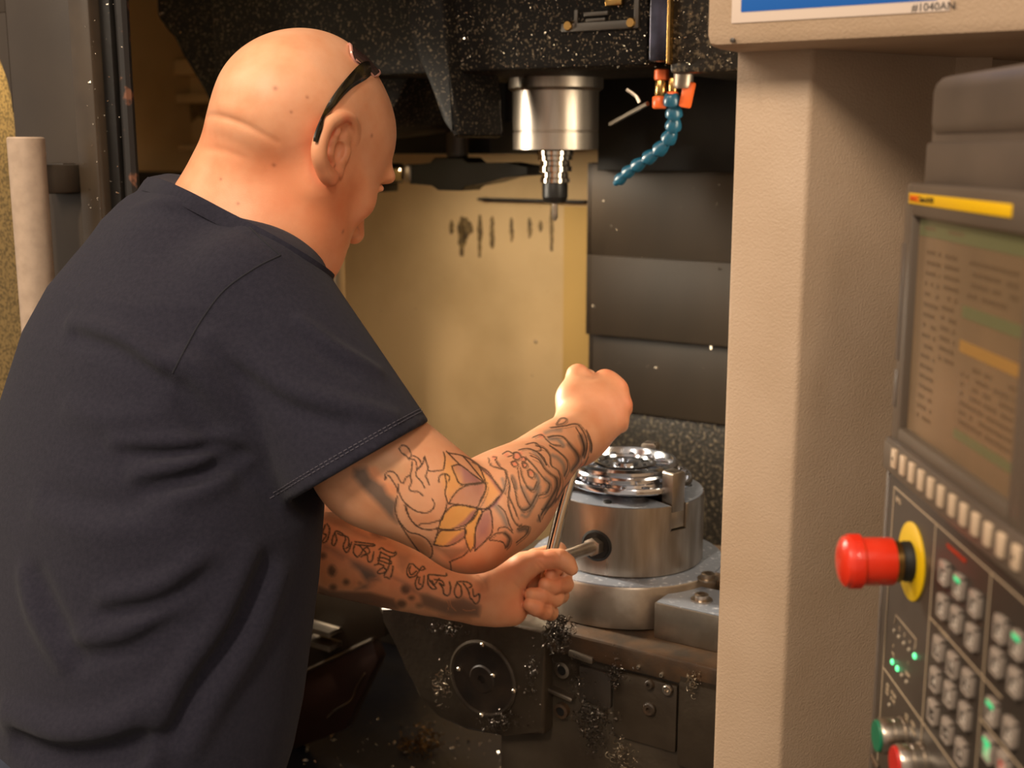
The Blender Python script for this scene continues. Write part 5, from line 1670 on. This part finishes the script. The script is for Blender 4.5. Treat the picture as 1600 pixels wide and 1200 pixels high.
for l, c, a, b in (
        ([(90, 720), (200, 770), (330, 770), (520, 775), (720, 830), (760, 915), (400, 900), (80, 830)], (.26, .29, .34), .85, 3),
        ([(940, 790), (1000, 790), (1150, 850), (1300, 820), (1440, 890), (1430, 975), (1200, 970), (960, 890)], (.30, .36, .44), .85, 4),
        ([(740, 440), (850, 470), (860, 530), (800, 600), (760, 560)], (.50, .52, .54), .7, 5), ([(130, 360), (220, 400), (330, 470), (300, 500), (180, 430), (120, 420)], (.40, .42, .46), .7, 5),
        ([(150, 160), (260, 150), (400, 250), (560, 330), (500, 340), (300, 250)], (.55, .56, .56), .7, 5), ([(700, 640), (820, 690), (900, 740), (940, 800), (880, 780), (780, 690)], (.48, .48, .52), .7, 4)):
    inkL.fill(TC(l), c, a, b)
LC = [[(165, 205), (185, 240), (180, 300), (160, 350), (130, 365)], [(150, 215), (130, 280), (160, 300), (125, 350)], [(240, 265), (215, 310), (205, 370), (225, 385), (245, 340), (235, 290), (240, 265), (290, 285), (320, 330), (300, 390), (320, 440), (345, 430), (370, 360)],
      [(255, 285), (285, 300), (340, 320), (345, 390), (325, 410)], [(395, 375), (385, 440), (420, 480), (460, 430), (440, 390), (395, 375)], [(400, 355), (550, 375), (545, 390), (430, 380)], [(450, 480), (490, 450), (470, 420), (500, 400), (520, 440), (480, 470)],
      [(500, 460), (510, 520), (540, 510), (555, 440)], [(600, 420), (620, 405), (660, 430), (720, 450), (735, 440), (740, 460), (700, 480), (650, 460), (610, 440)], [(590, 490), (640, 490), (700, 520), (690, 540), (630, 520), (590, 510)],
      [(560, 550), (600, 540), (640, 560), (600, 590), (585, 610), (610, 620), (660, 600), (640, 570)], [(660, 650), (690, 660), (710, 600), (715, 560)], [(610, 440), (600, 500), (590, 540)], [(690, 480), (680, 560), (640, 640), (670, 650)],
      [(850, 540), (830, 600), (850, 650), (900, 640), (930, 600), (960, 560), (980, 580), (940, 590), (900, 560), (880, 540), (850, 540)], [(860, 560), (850, 600), (870, 630), (910, 600)], [(920, 640), (900, 700), (920, 750), (960, 730), (975, 640)], [(935, 650), (930, 700), (950, 710)],
      [(1010, 630), (1005, 700), (1040, 745), (1075, 740), (1030, 690), (1010, 630), (1150, 640), (1160, 620)], [(1060, 670), (1120, 680), (1140, 720), (1100, 700), (1130, 740), (1140, 790), (1180, 800), (1195, 740), (1185, 690)], [(1040, 680), (1060, 710), (1100, 660)],
      [(1250, 690), (1225, 770), (1250, 820), (1285, 800), (1280, 730), (1250, 690), (1330, 690), (1370, 720), (1350, 740)], [(1370, 830), (1400, 870), (1430, 850), (1435, 790), (1390, 810), (1380, 750)], [(1300, 700), (1340, 760), (1360, 830)]]
for l in LC: inkL.stroke(TC(l), 3.0, (.62, .62, .50), .6, 1.6)
for l in LC: inkL.stroke(TC(l), 2.2, (.10, .13, .14), 1.0, 1.0)
for l in ([(1150, 830), (1180, 880), (1170, 930)], [(1190, 840), (1200, 890), (1240, 930)], [(1300, 920), (1340, 930), (1400, 920)], [(220, 560), (245, 590), (230, 625)], [(560, 660), (640, 640), (760, 680)]): inkL.stroke(TC(l), 1.4, (.85, .74, .66), .7, 1)

# ---------------------------------------------------------------- meshes of the man
import time as _t
_t0 = _t.time()
bv, bf = body.mesh(0.0026)
bv = body.snap(bv)
bv, bf = refine(bv, bf)
bv = body.snap(bv)
bme = grid_mesh('person', bv, bf)
bn = np.empty(len(bv) * 3, np.float32)
bme.vertex_normals.foreach_get('vector', bn)
bn = bn.reshape(-1, 3)
pj = project(bv)
paint = np.ones((len(bv), 3))
facing = ((CAM - bv) * bn).sum(1) / np.linalg.norm(CAM - bv, axis=1)
right = (pj[:, 2] < 1.42) | (pj[:, 1] < 800)
m = right & (facing > 0.0) & (pj[:, 0] > 505)
paint[m] = inkR.sample(pj[m, :2])
m = ~right & (facing > 0.0) & (pj[:, 1] > 760)
paint[m] = inkL.sample(pj[m, :2])
# skin tones: sunburnt neck, ears and knuckles, pale scalp


def tone(pts, rad, mul, amt=1.0):
    w = np.zeros(len(bv))
    for q in pts:
        d2 = ((bv - q) ** 2).sum(1)
        w = np.maximum(w, np.exp(-d2 / rad ** 2))
    w *= amt
    global paint
    paint = paint * (1 - w[:, None] + w[:, None] * np.array(mul))


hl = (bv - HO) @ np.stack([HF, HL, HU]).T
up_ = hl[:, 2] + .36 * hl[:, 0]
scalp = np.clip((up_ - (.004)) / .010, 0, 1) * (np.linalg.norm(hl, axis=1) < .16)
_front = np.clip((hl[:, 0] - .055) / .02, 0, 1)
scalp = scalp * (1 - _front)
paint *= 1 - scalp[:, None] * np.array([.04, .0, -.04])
ED = lambda *a: [P(*q) for q in a]
tone(ED((345, 215, 1.32), (385, 235, 1.30), (420, 250, 1.29)), .026, (1.03, .78, .66), .9)
tone(ED((350, 186, 1.31), (372, 190, 1.30)), .009, (.80, .78, .78), .5)
tone(ED((470, 300, 1.30), (500, 330, 1.30), (530, 310, 1.31)), .045, (1.02, .76, .64), .95)
tone(ED((300, 270, 1.37), (330, 270, 1.33)), .034, (1.03, .80, .68), .8)
tone(ED((499, 229, 1.27), (506, 205, 1.27), (503, 255, 1.27), (516, 278, 1.28)), .013, (1.04, .74, .70), .9)
tone(ED((545, 192, 1.275), (548, 205, 1.28)), .009, (1.0, .52, .48), .9)
tone(ED((745, 880, 1.25), (720, 870, 1.25), (770, 860, 1.26)), .028, (1.02, .58, .42), .95)
tone(ED((905, 570, 1.535), (948, 578, 1.53), (978, 600, 1.525), (986, 630, 1.515)), .012, (1.04, .76, .70), .8)
tone(ED((940, 650, 1.49), (960, 640, 1.50)), .03, (1.02, .84, .84), .8)
tone(ED((805, 890, 1.475), (850, 875, 1.48), (805, 950, 1.48), (850, 935, 1.50), (850, 955, 1.49), (875, 915, 1.50)), .020, (1.02, .80, .76), .9)
tone(ED((581, 350, 1.36), (572, 362, 1.36)), .012, (1.02, .76, .70), .7)
for px, py, d, r in ((430, 138, 1.29, .0016), (581, 212, 1.30, .0013), (536, 362, 1.33, .0016), (345, 280, 1.31, .001), (428, 258, 1.29, .0014), (372, 318, 1.29, .001), (480, 152, 1.28, .001), (455, 175, 1.28, .001)):
    q = body.march([(px, py)])[0]
    if not np.isnan(q[0]): tone([q], r * 1.6, (.5, .4, .38), .75)
# nails
for px, py in ((897, 886), (853, 913), (826, 943), (860, 897)):
    q = body.march([(px, py)])[0]
    if not np.isnan(q[0]): tone([q], .0050, (1.14, 1.16, 1.22), .95)
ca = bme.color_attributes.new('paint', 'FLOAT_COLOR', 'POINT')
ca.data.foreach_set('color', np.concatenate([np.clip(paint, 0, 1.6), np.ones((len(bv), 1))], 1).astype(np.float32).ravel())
print('body', len(bv), round(_t.time() - _t0, 1)); _t0 = _t.time()

m_skin = mat('skin', srgb(236, 174, 134), .44, spec=.42, var2=srgb(226, 156, 114), vscale=28, bump=.10, bscale=900, lo=.35, hi=.7)
_nt = m_skin.node_tree
_b = _nt.nodes['Principled BSDF']
_lk = [l for l in _nt.links if l.to_socket == _b.inputs['Base Color']][0]
_src = _lk.from_socket
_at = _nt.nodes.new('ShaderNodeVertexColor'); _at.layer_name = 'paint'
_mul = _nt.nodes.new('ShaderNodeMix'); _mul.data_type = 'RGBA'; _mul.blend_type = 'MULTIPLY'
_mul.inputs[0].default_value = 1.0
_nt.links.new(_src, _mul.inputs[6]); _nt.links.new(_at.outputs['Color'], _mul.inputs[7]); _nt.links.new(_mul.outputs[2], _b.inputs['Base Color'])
_b.inputs['Subsurface Weight'].default_value = .12
_b.inputs['Subsurface Radius'].default_value = (.006, .002, .001)

person = link('person', bme, m_skin)
put(person, 'bald man in a navy t-shirt bending over the chuck with tattooed arms', 'person')

# eyes
m_eye = mat('eye_white', srgb(225, 215, 205), .2)
m_iris = mat('iris', srgb(60, 45, 35), .2)
for s_ in (1, -1):
    b_ = BM()
    bmesh.ops.create_uvsphere(b_, u_segments=16, v_segments=10, radius=.0118)
    bmesh.ops.translate(b_, verts=b_.verts, vec=Vector(H(.0815, s_ * .031, .0105)))
    e_ = obj('eye', b_, m_eye, person)
    b_ = BM()
    c_ = Matrix.Translation(Vector(H(.0815, s_ * .031, .0105))) @ Vector(HF).to_track_quat('Z', 'Y').to_matrix().to_4x4()
    lathe(b_, [(.0052, .0106), (.0050, .0114), (.002, .0120)], 14, M=c_)
    obj('iris', b_, m_iris, e_)

sv, sf = shirt.mesh(0.0042)
sv = shirt.snap(sv)
print('shirt', len(sv), round(_t.time() - _t0, 1))
m_shirt = mat('navy_cotton', srgb(43, 41, 52), .92, spec=.12, var2=srgb(35, 34, 45), vscale=240, bump=.35, bscale=1100, lo=.3, hi=.7)
m_shirt.node_tree.nodes['Principled BSDF'].inputs['Sheen Weight'].default_value = .06
m_shirt.node_tree.nodes['Principled BSDF'].inputs['Sheen Roughness'].default_value = .6
shirt_o = link('t_shirt', grid_mesh('t_shirt', sv, sf), m_shirt, person)
m_thread = mat('thread', srgb(86, 82, 92), .9)
m_seam = mat('seam', srgb(30, 30, 38), .95)


def on_shirt(pl, n=6):
    q = shirt.march(np.array(spline([(*a, 0) for a in pl], n))[:, :2])
    return q[~np.isnan(q[:, 0])]


def seam(pl, r=.0011, name='seam'):
    q = on_shirt(pl)
    b_ = BM(); tube(b_, list(q), r, 6)
    obj(name, b_, m_seam, shirt_o)


seam([(438, 399), (400, 418), (352, 452), (318, 495), (292, 540), (270, 583)])
seam([(380, 345), (410, 375), (438, 399)])
# the collar band, along the cut of the neck opening
_ax = [np.array(P(430, 260, 1.36)), np.array(P(372, 352, 1.37))]
ring = []
_d = (_ax[1] - _ax[0]) / np.linalg.norm(_ax[1] - _ax[0])
_cc = _ax[0] + _d * (((_pb - _ax[0]) @ NKN) / (_d @ NKN))
_e1 = np.cross(NKN, [0, 0, 1.0]); _e1 /= np.linalg.norm(_e1); _e2 = np.cross(NKN, _e1)
for k in range(72):
    a_ = 2 * pi * k / 72
    dr = cos(a_) * _e1 + sin(a_) * _e2
    t = np.linspace(.03, .20, 260)
    f_ = shirt.eval(_cc - NKN * .0045 + t[:, None] * dr)
    i_ = np.flatnonzero(f_ > -.0008)
    ring.append(_cc - NKN * .0045 + dr * t[i_[0] if len(i_) else -1])
ring = np.array(ring)
for _ in range(2): ring = (np.roll(ring, 1, 0) + ring + np.roll(ring, -1, 0)) / 3
b_ = BM()
loops = []
for dn, do in ((.006, -.006), (.0065, .0012), (-.008, .0024), (-.011, .0012), (-.011, -.006)):
    cen = ring.mean(0)
    loops.append([b_.verts.new(tuple(q + NKN * dn + (q - cen) / np.linalg.norm(q - cen) * do)) for q in ring])
for A_, B_ in zip(loops, loops[1:] + loops[:1]):
    for i in range(72): b_.faces.new((A_[i], A_[(i + 1) % 72], B_[(i + 1) % 72], B_[i]))
obj('collar', b_, m_shirt, shirt_o)
# cuff: two rows of stitches round the sleeve
_sa = np.array(P(574, 745, 1.252)) - np.array(P(392, 482, 1.295)); _sa /= np.linalg.norm(_sa)
b_ = BM()
for off in (.0125, .0155):
    cen = np.array(P(520, 668, 1.265)); cen = cen + _sa * (((CUFP + CUFN * -off) - cen) @ CUFN) / (_sa @ CUFN)
    e1 = np.cross(CUFN, [0, 0, 1.0]); e1 /= np.linalg.norm(e1); e2 = np.cross(CUFN, e1)
    pr_ = []
    for k in range(300):
        a_ = 2 * pi * k / 300
        dr = cos(a_) * e1 + sin(a_) * e2
        t = np.linspace(.05, .16, 120)
        f_ = shirt.eval(cen + t[:, None] * dr)
        i_ = np.flatnonzero((f_[1:] > 0) & (f_[:-1] <= 0))
        pr_.append(cen + dr * (t[i_[0]] + .0010) if len(i_) else None)
    for k in range(0, 300):
        if k % 3 != 2 and pr_[k] is not None and pr_[(k + 1) % 300] is not None and np.linalg.norm(pr_[k] - pr_[(k + 1) % 300]) < .006:
            tube(b_, [pr_[k], pr_[(k + 1) % 300]], .00045, 4)
put(obj('stitching', b_, m_thread, shirt_o), kind='stuff')

# trousers and boots below the frame
tr = Sculpt()
HIP = np.array([np.interp(.92, SZ, SX), np.interp(.92, SZ, SY), .90])
for s_ in (1, -1):
    tr.chain([(HIP + PR * s_ * .085, .125), (HIP + PR * s_ * .11 + (0, 0, -.40) - PF * .01, .088), (HIP + PR * s_ * .13 + (0, 0, -.81) - PF * .04, .062)], .05)
tr.ell(HIP + (0, 0, .03), (.165, .165, .13), None, .06)
tv, tf = tr.mesh(0.012)
link('trousers', grid_mesh('trousers', tr.snap(tv), tf), mat('denim', srgb(45, 50, 66), .9, var=.3, vscale=90), person)
m_boot = mat('boot_leather', srgb(48, 38, 30), .6, var=.3)
for s_ in (1, -1):
    bt = Sculpt()
    an = HIP + PR * s_ * .13 - PF * .04; an[2] = .12
    bt.cone(an, an + (0, 0, -.07), .052, .050, .02)
    bt.chain([(np.array([*(an - PF * .04)[:2], .042]), .040), (np.array([*(an + PF * .06)[:2], .045]), .044), (np.array([*(an + PF * .16)[:2], .038]), .037)], .02)
    bt._add(lambda p: -p[:, 2] + .002, an, .5, .006, 'i')
    xv, xf_ = bt.mesh(0.008)
    link('boot', grid_mesh('boot', bt.snap(xv), xf_), m_boot, person)

# ---------------------------------------------------------------- sunglasses pushed up on the head
sgp = [(578, 109, 12, .006), (572, 111, 13, .006), (563, 116, 12, .0055), (550, 126, 9, .005), (538, 138, 7.5, .0045), (525, 154, 6.5, .004), (512, 174, 6, .004), (502, 195, 5.6, .004), (495, 214, 5.2, .0045), (493, 222, 4.0, .0045)]
q_ = body.march([(a, b) for a, b, _, _ in sgp])
cen_t = []
for q, (a, b, w, o) in zip(q_, sgp):
    q = q + (CAM - q) / np.linalg.norm(CAM - q) * o * .55
    cen_t.append(((q - HO) @ HA.T, w * 1.5 / FPX))
sg = thing('sunglasses', 'dark wraparound sunglasses pushed up on the bald head', 'sunglasses', HO)
m_frame = mat('glasses_frame', srgb(28, 24, 18), .22, coat=.6, var2=srgb(70, 58, 25), vscale=45, lo=.5, hi=.75)
m_lens = mat('glasses_lens', srgb(70, 52, 48), .08, spec=.8, coat=.5)
m_rim = mat('glasses_rim', srgb(205, 150, 135), .25, spec=.6)
LOC = lambda f, l, u: f * HF + l * HL + u * HU
tdir = cen_t[0][0] - cen_t[4][0]; tdir[1] = 0; tdir /= np.linalg.norm(tdir)
wdir = np.array([-tdir[2], 0, tdir[0]])          # up of the lenses
if wdir[2] < 0: wdir = -wdir
wdir = wdir * cos(R(38)) - tdir * sin(R(38))
for s_ in (1, -1):
    b_ = BM()
    cs = [np.array([c[0] + (.012 * i_ / 9 if s_ < 0 else 0), c[1] * s_ * (1 if s_ > 0 else 1 - .14 * i_ / 9), c[2]]) for i_, (c, w) in enumerate(cen_t)]
    ws = [w for c, w in cen_t]
    pts_ = spline([(*c, w) for c, w in zip(cs, ws)], 4)
    rings = []
    for i, q in enumerate(pts_):
        t = pts_[min(i + 1, len(pts_) - 1)][:3] - pts_[max(i - 1, 0)][:3]; t /= np.linalg.norm(t)
        lat = np.array([0, 1.0, 0]); lat -= (lat @ t) * t; lat /= np.linalg.norm(lat)
        bi = np.cross(t, lat)
        rings.append([b_.verts.new(tuple(LOC(*(q[:3] + bi * q[3] * cos(k * pi / 5) + lat * .0019 * sin(k * pi / 5))))) for k in range(10)])
    for A_, B_ in zip(rings, rings[1:]):
        for k in range(10): b_.faces.new((A_[k], A_[(k + 1) % 10], B_[(k + 1) % 10], B_[k]))
    b_.faces.new(rings[0][::-1]); b_.faces.new(rings[-1])
    tp_ = obj('temple', b_, m_frame, sg)
hinge = cen_t[0][0]
hw = abs(hinge[1])
mid = np.array([hinge[0], 0, hinge[2]]) - tdir * .008


def arc(th, w):
    """th: 0 at the nose, 1 at the right hinge"""
    a = th * pi / 2
    q = mid + tdir * .040 * cos(a) + np.array([0, -hw * sin(a) ** .9 if th >= 0 else hw * sin(-a) ** .9, 0]) + wdir * w
    return q


for s_ in (1, -1):
    bl, br = BM(), BM()
    top, bot = [], []
    N_ = 22
    for i in range(N_ + 1):
        t = .10 + .88 * i / N_
        e = sin(min(1, (i + .8) / N_ * 1.02) * pi) ** .55 if i < N_ * .5 else (1 - ((i / N_ - .5) / .5) ** 3 * .45)
        hi_ = .040 * e - .002; lo_ = -.013 * (.35 + .65 * e)
        top.append(arc(s_ * t, hi_)); bot.append(arc(s_ * t, lo_))
    vt = [[], [], []]
    for a, b in zip(top, bot):
        out = (a - mid); out[1] *= 1; out = out / np.linalg.norm(out)
        for j, q in enumerate((a, (a + b) / 2 + out * .003, b)):
            vt[j].append((bl.verts.new(tuple(LOC(*q))), bl.verts.new(tuple(LOC(*(q + out * .0018))))))
    for j in range(2):
        for i in range(N_):
            for k in (0, 1):
                f_ = (vt[j][i][k], vt[j][i + 1][k], vt[j + 1][i + 1][k], vt[j + 1][i][k])
                bl.faces.new(f_)
    obj('lens', bl, m_lens, sg)
    tube(br, [LOC(*q) for q in top + bot[::-1] + top[:1]], .0019, 6)
    tube(br, [LOC(*(arc(s_ * .975, w_) + tdir * .002)) for w_ in (.022, .012, .002, -.010)], [(.0022, .0026), (.003, .0036), (.003, .0036), (.0018, .002)], 8)
    obj('lens_rim', br, m_rim, sg)
b_ = BM()
tube(b_, [LOC(*arc(t, .004)) for t in (-.12, -.06, 0, .06, .12)], .003, 8)
obj('bridge', b_, m_frame, sg)
